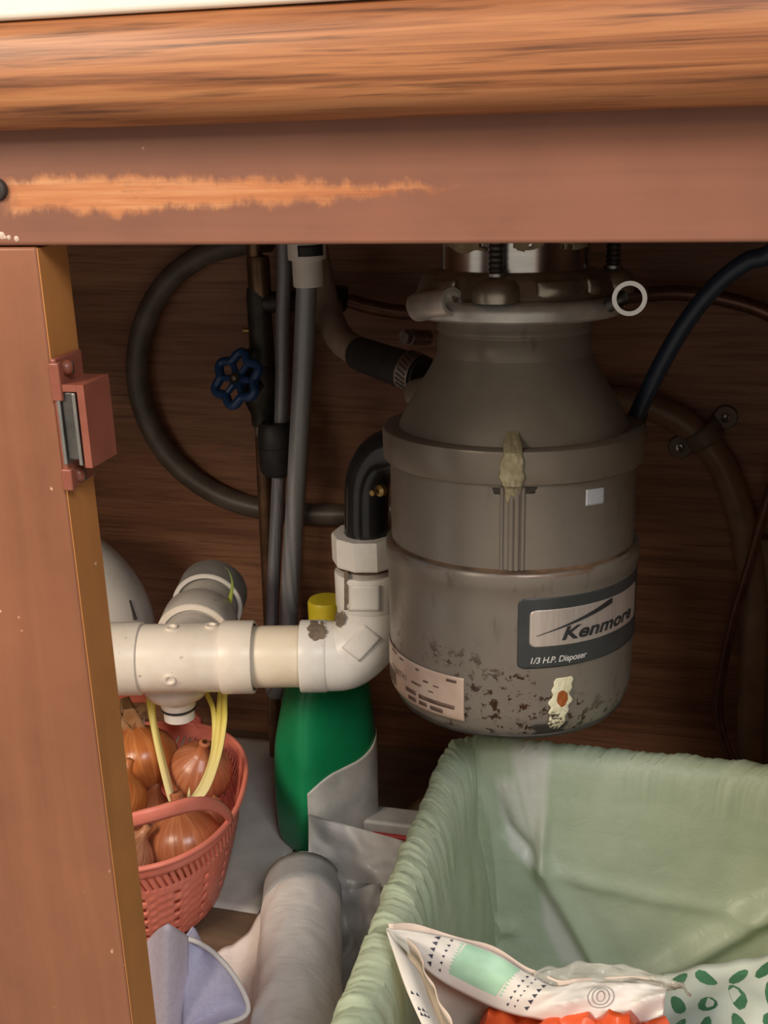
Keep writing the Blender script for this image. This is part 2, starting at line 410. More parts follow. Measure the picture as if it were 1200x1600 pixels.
# face frame: a rail over a stile
RB = .546
ff = thing('face_frame', (-.07, .011, -.02), 'reddish brown wooden face frame around the cabinet opening', 'face frame')
rail = box('rail', XL-.016, XR+.016, 0, .024, RB, TOPZ-.004, RAIL, ff, bevel=.0015)
stl = box('stile', -.372, -.2552, 0, .024, -.02, RB-.0006, STILE, ff, bevel=.0012)
box('stile_edge', -.2552, -.2547, .0006, .0236, -.019, RB-.001, REVEAL, ff, bevel=0)
box('stile', XL-.016, XL+.02, 0, .024, -.02, RB-.0006, STILE, ff, bevel=.0012)
box('stile', .135, .175, 0, .024, -.02, RB-.0006, STILE, ff, bevel=.0012)  # out-of-view stile, added with the door to darken this end
box('stile', XR-.03, XR+.016, 0, .024, -.02, RB-.0006, STILE, ff, bevel=.0012)
box('lower_rail', XL+.02, XR-.03, 0, .024, -.045, -.0202, STILE, ff, bevel=.0012)

struct(box('shade_door_1', .148, XR+.01, -.020, -.001, -.015, RB+.008, STILE, bevel=.003), 'unseen wooden cabinet door added beyond the opening to shade the inside')  # out-of-view door, added so the right end stays dark

lathe('dark_screw', [(0, 0), (.0045, 0), (.0040, .002), (.0018, .0034), (0, .0036)], W(-3, 296, 0), CHIP, ff, axis=V(0, -1, 0), n=14)
for x_, y_, r_ in ((3, 368, .0016), (14, 371, .0010), (26, 373, .0012), (8, 371, .0008)):
    lathe('bare_chip', [(r_*.9, -.0002), (r_, .0001), (r_*.5, .0004), (0, .0005)], W(x_, y_, 0), STICK, ff, axis=V(0, -1, 0), n=7)
# countertop: cream laminate with a rounded wooden edge
ct = thing('countertop', (-.18, -.02, .59), 'cream laminate countertop with a rounded oak front edge', 'countertop')
prof = [(.0, .590), (-.014, .590), (-.0205, .5925), (-.0248, .5985), (-.0262, .606), (-.0260, .6140), (-.0250, .6200), (-.0228, .6250), (-.019, .627), (.0, .627)]
vs = [V(x, y, z) for x in (XL-.02, XR+.02) for y, z in prof]; n = len(prof)
mesh('wooden_edge', vs, [(i, i+1, n+i+1, n+i) for i in range(n-1)]+[tuple(range(n))[::-1], tuple(range(n, 2*n)), (0, n, 2*n-1, n-1)], NOSING, ct)
box('laminate_top', XL-.02, XR+.02, -.0225, DEPTH+.02, .6272, .656, LAMINATE, ct, bevel=.002)

# ------------------------------------------------------------------ magnetic catch on the stile
X0 = -.2546
mc = thing('cabinet_catch', (X0+.006, .011, .444), 'red-brown magnetic cabinet catch screwed to the edge of the stile', 'cabinet catch')
box('mounting_plate', X0, X0+.0028, -.0012, .021, .4440, .5005, CATCHP, mc, bevel=.0008)
vs, fs = merge([box_vf(X0, X0+.006, -.0018, .003, .4885, .4985), box_vf(X0, X0+.006, -.0018, .003, .4445, .4530)])
mesh('mounting_ear', *merge([box_vf(X0-.0002, X0+.0046, -.0024, .0016, .4830, .4990)]), CATCHP, mc, bevel=.0007)
mesh('mounting_ear', *merge([box_vf(X0-.0002, X0+.0046, -.0024, .0016, .4440, .4535)]), CATCHP, mc, bevel=.0007)
HZ0, HZ1 = .4545, .4900
vs, fs = merge([box_vf(X0+.0112, X0+.0145, -.0016, .0205, HZ0, HZ1), box_vf(X0+.0029, X0+.0111, -.0016, .0205, HZ1-.0030, HZ1),
                box_vf(X0+.0029, X0+.0111, .0165, .0205, HZ0, HZ1-.0031)])
mesh('housing', vs, fs, CATCHP, mc, smooth=False)
mg = box('magnet', X0+.0032, X0+.0088, -.0008, .016, HZ0+.003, HZ1-.0035, DARKSTEEL, mc, bevel=.0005)
box('pole_plate', X0+.0016, X0+.0032, -.0022, .016, HZ0+.001, HZ1-.0035, STEEL, mc, bevel=.0003)
box('pole_plate', X0+.0088, X0+.0104, -.0022, .016, HZ0+.001, HZ1-.0035, STEEL, mc, bevel=.0003)
for z in (.4955, .4490):
    s = lathe('screw', [(0, 0), (.0034, 0), (.0033, .0012), (.0025, .0026), (.0012, .0033), (0, .0034)], V(X0+.0028, .0065, z), CATCHP, mc, axis=V(1, 0, 0), n=20)
    box('slot', X0+.0058, X0+.0064, .0062, .0068, z-.0026, z+.0026, DARKSTEEL, s, bevel=0)

# ------------------------------------------------------------------ garbage disposal
AX, AY = -.108, .300
gd = thing('garbage_disposal', (AX, AY, .2095), 'taupe metal garbage disposal with rust specks hanging under the sink', 'garbage disposal')
def A(z): return V(AX, AY, z)
def dl(name, prof, mat, par=gd, n=72): return lathe(name, [(r, z) for r, z in prof], V(AX, AY, 0), mat, par, n=n)
low = dl('lower_housing', [(0, .2095), (.058, .2095), (.068, .2112), (.0755, .2158), (.0800, .2245), (.0818, .234), (.0825, .300), (.0829, .3150), (.0838, .3165), (.0840, .3210), (.0838, .3250), (.0828, .3264), (.0795, .3267)], TAUPE_LOW)
dl('bottom_seam', [(.0757, .2150), (.0775, .2174), (.0769, .2187), (.0755, .2169)], CHIP, low)
up = dl('upper_housing', [(.0796, .3260), (.0800, .3300), (.0803, .384)], TAUPE)
dl('rust_line', [(.0797, .3266), (.0806, .3266), (.0806, .3270), (.0798, .3286)], RUSTL, up)
band = dl('flange_band', [(.0800, .3815), (.0838, .3818), (.0846, .3828), (.0850, .4000), (.0845, .4018), (.0825, .4026), (.074, .4024), (.0715, .4012)], TAUPE)
dl('cone', [(.0745, .4010), (.0735, .4045), (.0700, .4120), (.0610, .4270), (.0545, .4380), (.0505, .4455), (.0492, .4485)], CONE)
dl('neck', [(.0492, .4480), (.0490, .4600), (.0480, .4612), (.0480, .4625), (.0494, .4635), (.0494, .4660), (.0484, .4672), (.0484, .4750)], TAUPE)
dl('clamp_ring', [(.0490, .4735), (.0640, .4728), (.0676, .4745), (.0688, .4785), (.0680, .4830), (.0655, .4850), (.0500, .4850)], ALUM)
# upper flange with three screw bosses
fl = dl('mounting_flange', [(.0470, .4845), (.0610, .4850), (.0622, .4875), (.0590, .4960), (.0560, .4995), (.0500, .5010), (.0462, .5012)], FLANGE)
neck2 = dl('drain_sleeve', [(.0462, .5005), (.0462, .5300), (.0470, .5320), (.0470, .6078)], CHROME)
def crust(u, v):
    a = rad(-60)+u*rad(250); zz = .514+.013*v+.004*nz(u*14, v*2)
    return A(zz)+V(math.sin(a), -math.cos(a), 0)*(.0468+.0008*nz(u*30, v*5, 3))
vs, fs = grid_vf(90, 8, crust, keep=lambda u, v: nz(u*9, 7.3) + .5*nz(u*30, v*4, 1) > .12-.6*v+.15)
mesh('putty_residue', vs, fs, RUSTCR, neck2, solid=.0008, offset=1)
def dirv(th): return V(math.sin(rad(th)), -math.cos(rad(th)), 0)
for th in (-2, 100, -140):
    d = dirv(th); c = V(AX, AY, 0)+d*.0605
    bs = lathe('screw_boss', [(.0135, .4855), (.0142, .4885), (.0135, .4945), (.0105, .4985), (.0068, .5002), (0, .5005)], c, FLANGE, gd, n=28)
    nthr = 34; pr = []
    for i in range(nthr*2+1): pr.append((.0038 if i % 2 else .0031, .4995+i*(.108/(nthr*2))))
    pr = [(r_*1.25, h_) for r_, h_ in pr]
    rod = lathe('threaded_screw', [(0, .4995)]+pr+[(0, .6075)], c, DARKSTEEL, gd, n=16)
    lathe('seat', [(.0058, .5000), (.0058, .5020), (.0034, .5026)], c, STEEL, rod, n=18)
# recess blocks between the bosses and the rolled tube ends of the clamp ring
for th, wdt in ((33, 26), (60, 14), (-36, 18)):
    vs, fs = grid_vf(10, 6, lambda u, v: A(.4862+.0115*v)+dirv(th+(u-.5)*wdt)*(.0612+.0028*math.sin(PI*u)*math.sin(PI*v)))
    mesh('flange_lug', vs, fs, FLANGE, fl, solid=.004, offset=-1)
def roll_end(th, name, mat, r, h0, h1, tilt, z):
    d = dirv(th); t = V(math.cos(rad(th)), math.sin(rad(th)), 0)
    ax = (t*math.cos(tilt)+V(0, 0, 1)*math.sin(tilt)).normalized()
    c = A(z)+d*.066
    return lathe(name, [(r*.68, h0+.004), (r*.68, h0), (r, h0), (r, h1), (r*.68, h1), (r*.68, h1-.004), (0, h1-.004)], c, mat, gd, axis=ax, n=28)
for (pa, pb, r, hollow, mt) in ((W(646, 487, .262), W(703, 481, .238), .0086, 0, ALUM), (W(985, 470, .262), W(982, 476, .242), .0098, 1, CHROME)):
    ax = (pb-pa); L_ = ax.length
    lathe('rolled_tab', [(r*.74, 0), (r*.74, L_), (r, L_), (r, 0), (r*.74, 0)] if hollow else [(0, L_-.006), (r*.68, L_-.006), (r*.70, L_), (r*.97, L_), (r, L_-.001), (r, .002), (r*.8, 0), (0, 0)], pa, mt, gd, axis=ax, n=30)
tube('tab_bridge', [W(948, 486, .252), W(962, 478, .250), W(976, 472, .252)], .0042, DARKSTEEL, gd, n=12)
# patches wrapped round the body
def rlow(z): return .0825 if z > .237 else .0825-.04*(.237-z)-2.2*max(0, .229-z)**1.35
def patch(name, t0, t1, z0, z1, mat, par, nu=40, nv=16, rf=rlow, off=.0003, corner=0, keep=None, thick=None, slope=0, solid=.0003):
    h = z1-z0
    def fn(u, v):
        z = z0+h*v; ins = 0
        if corner:
            e = min(z-z0, z1-z)
            if e < corner: ins = corner-math.sqrt(max(0, corner**2-(corner-e)**2))
        ia = math.degrees(ins/.0825); th = t0+ia+(t1-t0-2*ia)*u
        zz = z+slope*(th-t0); r = rf(zz)+off+(thick(u, v) if thick else 0)
        return A(zz)+dirv(th)*r
    # rows crowd together at the rounded corners
    vs, fs = grid_vf(nu, nv, fn, keep)
    return mesh(name, vs, fs, mat, par, solid=solid, offset=-1)
def wrap_text(name, s, th, z, size, mat, par, shear=0, bold=0, off=.0007, spacing=1, slope=0, stretch=1):
    v2, fs = text_vf(s, size, shear, bold, spacing); vs = []
    for x, y in v2:
        x *= stretch
        t = th+math.degrees(x/.0825); zz = z+y+slope*(t-th); vs.append(A(zz)+dirv(t)*(rlow(zz)+off))
    return mesh(name, vs, fs, mat, par, smooth=False)
lab = patch('brand_label', 11.5, 93, .2656, .3112, LABELD, gd, nu=60, nv=40, corner=.004, off=.0004)
patch('silver_panel', 16.5, 84, .2797, .3035, LABELS, lab, nu=50, nv=36, corner=.0035, off=.0006)
def swoosh(u, v):
    t = 19.5+38*u; zc = .2868+.0150*u**.92; hw = .0002+.0019*u**1.3
    if u > .72: hw *= 1
    zz = min(.3032, zc+(v-.5)*2*hw); return A(zz)+dirv(t)*(.0825+.0009)
mesh('swoosh', *grid_vf(36, 3, swoosh), LABELK, lab, smooth=False)
wrap_text('lettering', 'Kenmore', 30.2, .2832, .0118, LABELK, lab, shear=.28, bold=.00035, off=.0009, spacing=1.02, stretch=1.4)
wrap_text('lettering', '1/3 H.P. Disposer', 16.4, .2690, .0056, PRINTW, lab, shear=.22, bold=.00008, off=.0007, spacing=.95)
rs = patch('rating_sticker', -79, -11.5, .2255, .2560, STICK, gd, nu=40, nv=16, off=.0003)
wrap_text('lettering', '13360741', -63.5, .2400, .0062, STICKP, rs, off=.0006, spacing=1.1)
for k in range(7): patch('print_bar', -70, -56.5, .2300+.0014*k, .2308+.0014*k, STICKP, rs, nu=8, nv=1, off=.0006, solid=.0001)
for (t0, t1, z0, z1) in ((-62, -55, .2535, .2548), (-52, -48, .2528, .2538), (-38, -36, .2520, .2532), (-20, -15, .2518, .2536), (-33, -30, .2462, .2474), (-41, -34.5, .2418, .2430),
                         (-46, -38, .2338, .2366), (-36, -16, .2335, .2362), (-44, -38, .2290, .2316), (-36, -31, .2292, .2316), (-29, -22, .2288, .2314), (-27, -24, .2455, .2463), (-30, -27, .2408, .2415)):
    patch('print_bar', t0, t1, z0, z1, STICKP, rs, nu=8, nv=1, off=.0006, solid=.0001)
patch('pale_sticker', 41.5, 52, .3655, .3755, WSTICK, gd, nu=10, nv=6, rf=lambda z: .0802, off=.0003, slope=-.00006)
# two ribs in a shallow channel on the upper housing
for th in (4.2, 8.2, 10.6, 13.2):
    p0, p1 = A(.3285)+dirv(th)*.0799, A(.3800)+dirv(th)*.0802
    tube('rib', [p0, p1], .0013 if th in (4.2, 13.2) else .0019, TAUPE, up, n=10)
box_th = [(3.0, 4.6), (12.6, 14.2)]
def blob(name, t0, t1, z0, z1, mat, par, rf, width, thick, seed=0, nu=22, nv=40, lean=0):
    def fn(u, v):
        z = z0+(z1-z0)*v; tm = (t0+t1)/2+1.2*nz(v*3, seed)+lean*(v-.5); hw = (t1-t0)/2*width(v)*(1+.25*nz(v*9, seed, 2))
        th = tm+hw*(2*u-1)
        bulge = thick*max(0, 1-(2*u-1)**2)**.5*(1+.6*nz(u*5, v*9, seed))*min(1, 6*v, 6*(1-v))
        return A(z)+dirv(th)*(rf(z)+.0002+bulge)
    vs, fs = grid_vf(nu, nv, fn); return mesh(name, vs, fs, mat, par, solid=.0004, offset=-1)
def rband(z):
    if z < .3815: return .0802
    if z < .4020: return .0850
    return max(.05, .0850-(z-.402)*1.6)
blob('sealant_drip', 3.0, 14.0, .3705, .4125, SEAL, gd, rband, lambda v: .5+.9*v if v < .55 else 1.25-.7*v, .0022, seed=3)
blob('dark_scuff', 8.8, 12.0, .4095, .4235, CHIP, gd, lambda z: max(.05, .0735-(z-.4045)*.62), lambda v: 1-.7*v, .0006, seed=5)
blob('dark_scuff', 0, 5, .3755, .3795, CHIP, gd, lambda z: .0803, lambda v: .6+.6*v, .0004, seed=9, nv=8)
blob('dark_scuff', 13, 18.5, .3760, .3800, CHIP, gd, lambda z: .0803, lambda v: .6+.6*v, .0004, seed=12, nv=8)
def mat_flake():
    m = Mat('cream_paint_flake', .6); ox, oy, oz = m.xyz()
    c = m.ramp(m.noise(160, 4), [(.3, (.70, .64, .38)), (.6, (.86, .82, .58))])
    d = m.math('ADD', m.math('POWER', m.math('SUBTRACT', ox, .0016), 2), m.math('MULTIPLY', m.math('POWER', m.math('SUBTRACT', oz, .0245), 2), .35))
    rr = m.math('ADD', d, m.math('MULTIPLY_ADD', m.noise(260, 3), .000012, -.000006))
    c = m.mix(m.math('LESS_THAN', rr, .0000105), c, (.36, .10, .02))
    holes = m.math('MULTIPLY', m.ramp(m.noise((180, 180, 420), 4, .7), [(.52, 0), (.55, 1)]), bandmask(m, oz, -.01, .0165, .003))
    m.color(m.mix(holes, c, (.045, .03, .022))); m.bump(m.noise(200, 4), .5, .0015); return m.m
blob('paint_flake', 26.0, 35.0, .2195, .2578, mat_flake(), low, rlow, lambda v: (.55+.55*math.sin(v*2.7))*(1+.35*nz(v*8, 2)), .0007, seed=21, lean=4)
blob('rust_patch', 17.0, 37.0, .2185, .2270, CHIP, low, rlow, lambda v: .7+.5*nz(v*5, 3), .0004, seed=24, nu=40)
# discharge tube on the side and dishwasher inlet on the cone
el = tube('discharge_elbow', [V(-.178, .338, .372), V(-.196, .341, .372), V(-.211, .344, .364), V(-.2195, .346, .348), V(-.2215, .347, .325), V(-.2215, .347, .300)], .0165, BLACKP, gd, n=28)
lathe('flange_bolt', [(0, 0), (.0042, 0), (.0042, .004), (.002, .006), (.002, .012), (0, .012)], W(597, 762, .322), BRASS, gd, axis=V(-.4, -.9, 0), n=12)
tube('dishwasher_inlet', [V(-.148, .325, .424), V(-.185, .352, .410)], .0105, TAUPE, gd, n=20)
gd.rotation_euler.x = rad(-3.0); gd.location.y -= .006; gd.location.z -= .0005

# ------------------------------------------------------------------ dishwasher hose with clamp
dw = thing('dishwasher_hose', W(530, 520, .42), 'tan hose bend with a black rubber end clamped to the disposal', 'hose')
tube('hose', [W(488, 380, .505), W(500, 440, .500), W(513, 492, .488), W(535, 533, .465), W(572, 556, .435)], .0118, DWTAN, dw, n=20)
tube('rubber_connector', [W(562, 553, .441), W(590, 563, .422), W(625, 575, .398), W(662, 588, .386)], lambda t: .0132+.0012*t, RUBBER, dw, n=24)
cpt = [W(638, 579, .392), W(656, 586, .387)]
axc = (cpt[1]-cpt[0]).normalized()
cl = lathe('hose_clamp', [(.0146, -.006), (.0154, -.006), (.0154, .006), (.0146, .006), (.0146, -.006)], cpt[0]+axc*.005, STEEL, dw, axis=axc, n=32)
u_, v_ = frame_of(axc)
for k in range(26):
    a = 2*PI*k/26; dd = u_*math.cos(a)+v_*math.sin(a)
    c = cpt[0]+axc*.005+dd*.0155
    if dd.dot((CAM-c).normalized()) < .35: continue
    tt = axc.cross(dd); vs = [c+(axc*s+tt*s*.35)*.0040+tt*t*.0007+dd*q for q in (0, .0004) for s, t in ((-1, -1), (1, -1), (1, 1), (-1, 1))]
    mesh('slot', vs, [(0, 1, 2, 3), (4, 7, 6, 5), (0, 4, 5, 1), (1, 5, 6, 2), (2, 6, 7, 3), (3, 7, 4, 0)], DARKSTEEL, cl, smooth=False)
sc = W(643, 527, .372)
s = lathe('clamp_screw', [(0, 0), (.0045, 0), (.0052, .001), (.0052, .007), (.0046, .008), (0, .008)], sc, STEEL, dw, axis=V(-.55, -.8, .15), n=20)
ax_ = V(-.55, -.8, .15).normalized(); a_ = V(.5, -.2, .8); a_ = (a_-ax_*a_.dot(ax_)).normalized()
tube('slot', [sc+ax_*.0080-a_*.004, sc+ax_*.0080+a_*.004], .0006, DARKSTEEL, s, n=6)
tube('screw_housing', [sc+ax_*.002, sc-ax_*.016], .0056, STEEL, dw, n=12)

# ------------------------------------------------------------------ white drain pipe assembly
PA, PB = V(-.447, .291, .2065), V(-.2215, .347, .2045)     # level run
pd = (PB-PA).normalized()
def along(x, y0=1022):
    """point of the run that shows at picture column x"""
    best = min((abs(((q-CAM).dot(RT)/(q-CAM).dot(FW))*FPX+600-x), i) for i in range(400) for q in [PA+(PB-PA)*(i/399)])
    return PA+(PB-PA)*(best[1]/399)
dp = thing('drain_pipe', (-.33, .315, .17), 'cream plastic drain pipe with tee and elbow beside the disposal', 'pipe')
t0_, t1_, t2_, t3_ = along(232), along(350), along(398), along(470)
def run(name, a, b, r, mat, lip=.0012, par=dp):
    L_ = (b-a).length
    return lathe(name, [(r-lip*2, 0), (r-.0004, 0), (r, .0008), (r, L_-.0008), (r-.0004, L_), (r-lip*2, L_)], a, mat, par, axis=pd, n=48)
tee = run('tee_body', along(150), t1_, .0262, PVC)
run('tee_hub', PA-pd*.04, along(222), .0281, PVC)
run('coupling', t1_-pd*.001, t2_, .0280, PVC)
run('straight_pipe', t2_-pd*.004, t3_+pd*.01, .0236, PVCY)
# elbow
eh = run('elbow_hub', t3_, along(511), .0276, PVCW)
e0 = along(509); vx = V(-.2215, .347, 0)
EL = [e0, e0+pd*.012, V(-.236, .3433, .2085), V(-.2262, .3458, .2190), V(-.2218, .347, .236), V(-.2215, .347, .252)]
elb = tube('elbow', EL, lambda t: .0268-.0020*t, PVCW, dp, n=40)
lathe('elbow_socket', [(.0215, .2475), (.0252, .2475), (.0256, .2485), (.0256, .2740), (.0250, .2752), (.0222, .2752)], vx, PVCW, dp, n=40)
lathe('spigot', [(.0225, .270), (.0225, .2845)], vx, PVCG, dp, n=40)
nut = lathe('slip_nut', [(.0175, .2820), (.0262, .2820), (.0268, .2835), (.0268, .3020), (.0260, .3042), (.0175, .3042)], vx, PVCW, dp, n=10, ang0=.2)
nut.data.set_sharp_from_angle(angle=rad(20))
lathe('gasket', [(.0222, .2798), (.0246, .2800), (.0246, .2812), (.0222, .2816)], vx, COPPER, dp, n=40)
def on_elbow(x, y, r=.027):
    """surface of the elbow sheath towards the viewer"""
    base = min(smooth_path(EL, 20), key=lambda q: (((q-CAM).dot(RT)/(q-CAM).dot(FW)*FPX+600-x)**2+(800-(q-CAM).dot(UP)/(q-CAM).dot(FW)*FPX-y)**2))
    return base
# moulded plate on the elbow and grime on its hub
d = ray(548, 1010)
def surf(x, y, path, r):
    """first point along the sight line through x, y that is r from the path"""
    d = ray(x, y).normalized(); pts = smooth_path(path, 30) if len(path) > 2 else [path[0].lerp(path[-1], i/60) for i in range(61)]; t = .6
    for _ in range(200):
        q = CAM+d*t; m_ = min((q-p).length for p in pts)
        if m_ - r < .0002: return q
        t += max(.0003, (m_-r)*.6)
    return CAM+d*t
def decal(name, x0, y0, dx, dy, nu, nv, path, r, mat, par, lift=.0006, keep=None, solid=.0005):
    """a piece moulded onto a pipe: corner x0,y0, edge vectors dx, dy in the picture"""
    def fn(u, v):
        q = surf(x0+dx[0]*u+dy[0]*v, y0+dx[1]*u+dy[1]*v, path, r(u, v) if callable(r) else r)
        return q
    vs, fs = grid_vf(nu, nv, fn, keep); return mesh(name, vs, fs, mat, par, solid=solid, offset=0)
rel = lambda t: .0268-.0020*t
decal('moulded_plate', 534, 1012, (34, -36), (28, 22), 10, 8, EL, .0264, PVCW, elb)
decal('moulded_plate', 545, 915, (50, 0), (0, 40), 8, 8, [V(-.2215, .347, .24), V(-.2215, .347, .29)], .0260, PVCW, dp)
HUBP = [t3_-pd*.01, along(511)+pd*.01]
def stain_keep(u, v):
    a, b = 2*u-1, 2*v-1
    return a*a+b*b < .62+.45*nz(u*6, v*6, 2)
decal('grime_patch', 476, 966, (38, 2), (0, 36), 26, 22, HUBP, .0279, DIRT, eh, keep=stain_keep, solid=.0002)
decal('grime_patch', 519, 958, (20, -8), (4, 26), 18, 18, EL, .0270, DIRT, elb, keep=stain_keep, solid=.0002)
decal('grime_patch', 538, 893, (14, 0), (0, 60), 10, 26, [V(-.2215, .347, .24), V(-.2215, .347, .29)], .0259, DIRT, dp, keep=lambda u, v: u < .45+.5*nz(v*5, 4), solid=.0002)
for x, y, tilt in ((265, 1062, 0), (330, 978, .5), (268, 981, .6)):
    q = surf(x, y, [along(180), along(350)], .0262); axp = min([along(180).lerp(along(350), i/60) for i in range(61)], key=lambda p: (p-q).length)
    nrm = (q-axp).normalized()
    lathe('moulded_ring', [(.0026, -.0005), (.0046, -.0005), (.0044, .0012), (.0030, .0012), (.0026, -.0005)], q, PVC, tee, axis=nrm, n=20)
# branch running back from the tee
b0 = along(292); bd = V(-.20, .90, .055).normalized()
br = lathe('branch', [(.0240, 0), (.0240, .108)], b0, PVCG, dp, axis=bd, n=40)
lathe('branch_hub', [(.0240, .030), (.0300, .030), (.0308, .031), (.0308, .058), (.0300, .060), (.0240, .060)], b0, PVCG, dp, axis=bd, n=48)
lathe('hub_lip', [(.0262, .0285), (.0305, .0285), (.0309, .0300), (.0262, .0305)], b0, PVC, dp, axis=bd, n=48)
lathe('branch_hub', [(.0240, .088), (.0288, .088), (.0294, .089), (.0294, .116), (.0240, .118)], b0, GREYP, dp, axis=bd, n=48)
lathe('hub_lip', [(.0262, .0865), (.0292, .0865), (.0296, .0880), (.0262, .0885)], b0, PVCW, dp, axis=bd, n=48)
# lower outlet of the trap behind the run
c0 = W(274, 1050, .345)
lathe('trap_bowl', [(.0300, .012), (.0302, .0), (.0285, -.010), (.0230, -.019), (.0150, -.0235)], c0, PVCW, dp, n=40)
lathe('outlet_tail', [(.0150, -.020), (.0140, -.030), (.0130, -.031), (.0130, -.0325), (.0126, -.0325), (.0126, -.041), (.010, -.042), (0, -.042)], c0, PVCW, dp, n=32)
lathe('rubber_ring', [(.0128, -.0302), (.0142, -.0304), (.0142, -.0322), (.0128, -.0324)], c0, RUBBER, dp, n=32)
# dusty trap bend beside the stile
tr = tube('trap_bend', [V(-.66, .43, .226), V(-.575, .43, .229), V(-.525, .43, .220), V(-.495, .43, .190), V(-.487, .43, .150), V(-.487, .43, .11)], .0400, PVCT, dp, n=40)
q = surf(207, 950, [V(-.525, .43, .220), V(-.495, .43, .190), V(-.487, .43, .150)], .040)
tube('moulding_mark', [surf(203, 938, [V(-.550, .43, .226), V(-.525, .43, .220), V(-.495, .43, .190), V(-.487, .43, .150)], .0402), surf(211, 968, [V(-.525, .43, .220), V(-.495, .43, .190), V(-.487, .43, .150)], .0402)], lambda t: .0008+.0012*t, CHIP, tr, n=8)

# ------------------------------------------------------------------ water supply: copper riser with valve and handwheel
wp = thing('water_pipe', W(415, 1130, .53).to_tuple()[:2]+(0,), 'tarnished copper water riser with a blue handwheel valve', 'pipe')
r0, r1 = W(402, 380, .518), W(420, 1000, .518)
def RP(y): return r0+(r1-r0)*((y-380)/620)
bot = RP(1000); 
tube('riser', [V(r0.x, .518, .607), RP(700), V(bot.x, .518, 0)], .0068, COPPER, wp, n=18)
lathe('sleeve', [(.0068, -.034), (.0098, -.034), (.0100, -.004), (.0090, 0), (.0068, 0)], RP(398), COPPER, wp, n=20)
lathe('solder_ring', [(.0068, -.006), (.0088, -.006), (.0080, .004), (.0068, .005)], RP(418), SOLDER, wp, n=20)
lathe('tee_fitting', [(.0068, -.058), (.0096, -.057), (.0106, -.050), (.0106, .010), (.0096, .016), (.0068, .017)], RP(470), VALVEB, wp, n=24)
tube('tee_arm', [RP(465), W(478, 468, .522)], .0092, VALVEB, wp, n=20)
lathe('compression_nut', [(0, 0), (.0115, 0), (.0120, .001), (.0120, .015), (.0110, .016), (0, .016)], W(512, 465, .525), VALVEB, wp, axis=V(1, .03, -.08), n=6, smooth=False)
tube('stub', [W(470, 468, .523), W(530, 470, .526)], .0070, VALVEB, wp, n=16)
tube('bleed_nipple', [RP(505), RP(505)+V(-.014, -.004, .001)], .0026, BRASS, wp, n=10)
lathe('solder_ring', [(.0068, -.014), (.0078, -.012), (.0084, .004), (.0068, .006)], RP(640), SOLDER, wp, n=20)
vb = lathe('valve_body', [(.0068, -.036), (.0105, -.034), (.0108, -.024), (.0152, -.014), (.0165, 0), (.0150, .014), (.0108, .024), (.0105, .034), (.0068, .036)], RP(588), VALVEB, wp, n=28)
hc = W(370, 592, .485); hax = (RP(590)-hc).normalized()
tube('valve_stem', [hc-hax*.004, RP(590)], .0050, VALVEB, vb, n=14)
lathe('bonnet', [(.006, .014), (.0115, .014), (.0118, .030), (.0128, .031), (.0128, .046), (0, .046)], hc, VALVEB, vb, axis=hax, n=6, smooth=False)
hu = V(0, 0, 1); hu = (hu-hax*hu.dot(hax)).normalized(); hv = hax.cross(hu)
ring = []
for i in range(60):
    a = 2*PI*i/60; rr = .0205+.0030*math.cos(6*a); ring.append(hc+(hu*math.cos(a)+hv*math.sin(a))*rr)
parts = []
vs, fs = [], []
for i in range(60):
    p, q, s_ = ring[i], ring[(i+1) % 60], ring[i-1]; d = (q-s_).normalized(); nn = d.cross(hax).normalized()
    for j in range(10):
        b = 2*PI*j/10; vs.append(p+nn*math.cos(b)*.0040+hax*math.sin(b)*.0042)
for i in range(60):
    for j in range(10):
        i2, j2 = (i+1) % 60, (j+1) % 10; fs.append((i*10+j, i*10+j2, i2*10+j2, i2*10+j))
parts.append((vs, fs))
for k in range(6):
    a = 2*PI*(k+.5)/6; dd = hu*math.cos(a)+hv*math.sin(a); parts.append(tube_vf([hc+dd*.003+hax*.001, hc+dd*.018], lambda t: .0034-.0008*t, n=8))
parts.append(lathe_vf([(0, -.003), (.0060, -.003), (.0068, -.001), (.0068, .008), (0, .008)], hc, hax, n=20))
hw_ = mesh('handwheel', *merge(parts), BLUEP, wp)
lathe('wheel_screw', [(0, -.0055), (.0018, -.0052), (.0026, -.0040), (.0026, -.0028)], hc, SOLDER, hw_, axis=hax, n=14)

# brown copper line leaving the tee, round behind the disposal and down the back
bl = thing('copper_line', V(-.02, .53, .03), 'thin brown copper line looping along the back panel behind the disposal', 'pipe')
tube('tubing', [W(545, 470, .527), W(590, 482, .53), W(650, 489, .535), W(760, 486, .538), W(900, 470, .538), W(1000, 461, .535), W(1060, 458, .533), W(1130, 467, .53), W(1200, 489, .528),
     W(1275, 535, .528), W(1310, 610, .53)], .0062, COPPERB, bl, n=14)
lt = thing('cable', V(.055, .53, .0), 'thin reddish-brown cable hanging down the back by the batten', 'cable')
tube('wire', [W(1252, 640, .520), W(1228, 700, .520), W(1200, 778, .520), W(1172, 880, .522), W(1148, 960, .526), W(1128, 1050, .530), W(1122, 1110, .530), W(1136, 1172, .524), W(1165, 1225, .515), V(.085, .505, .006)], .0040, COPPERB, lt, n=12)

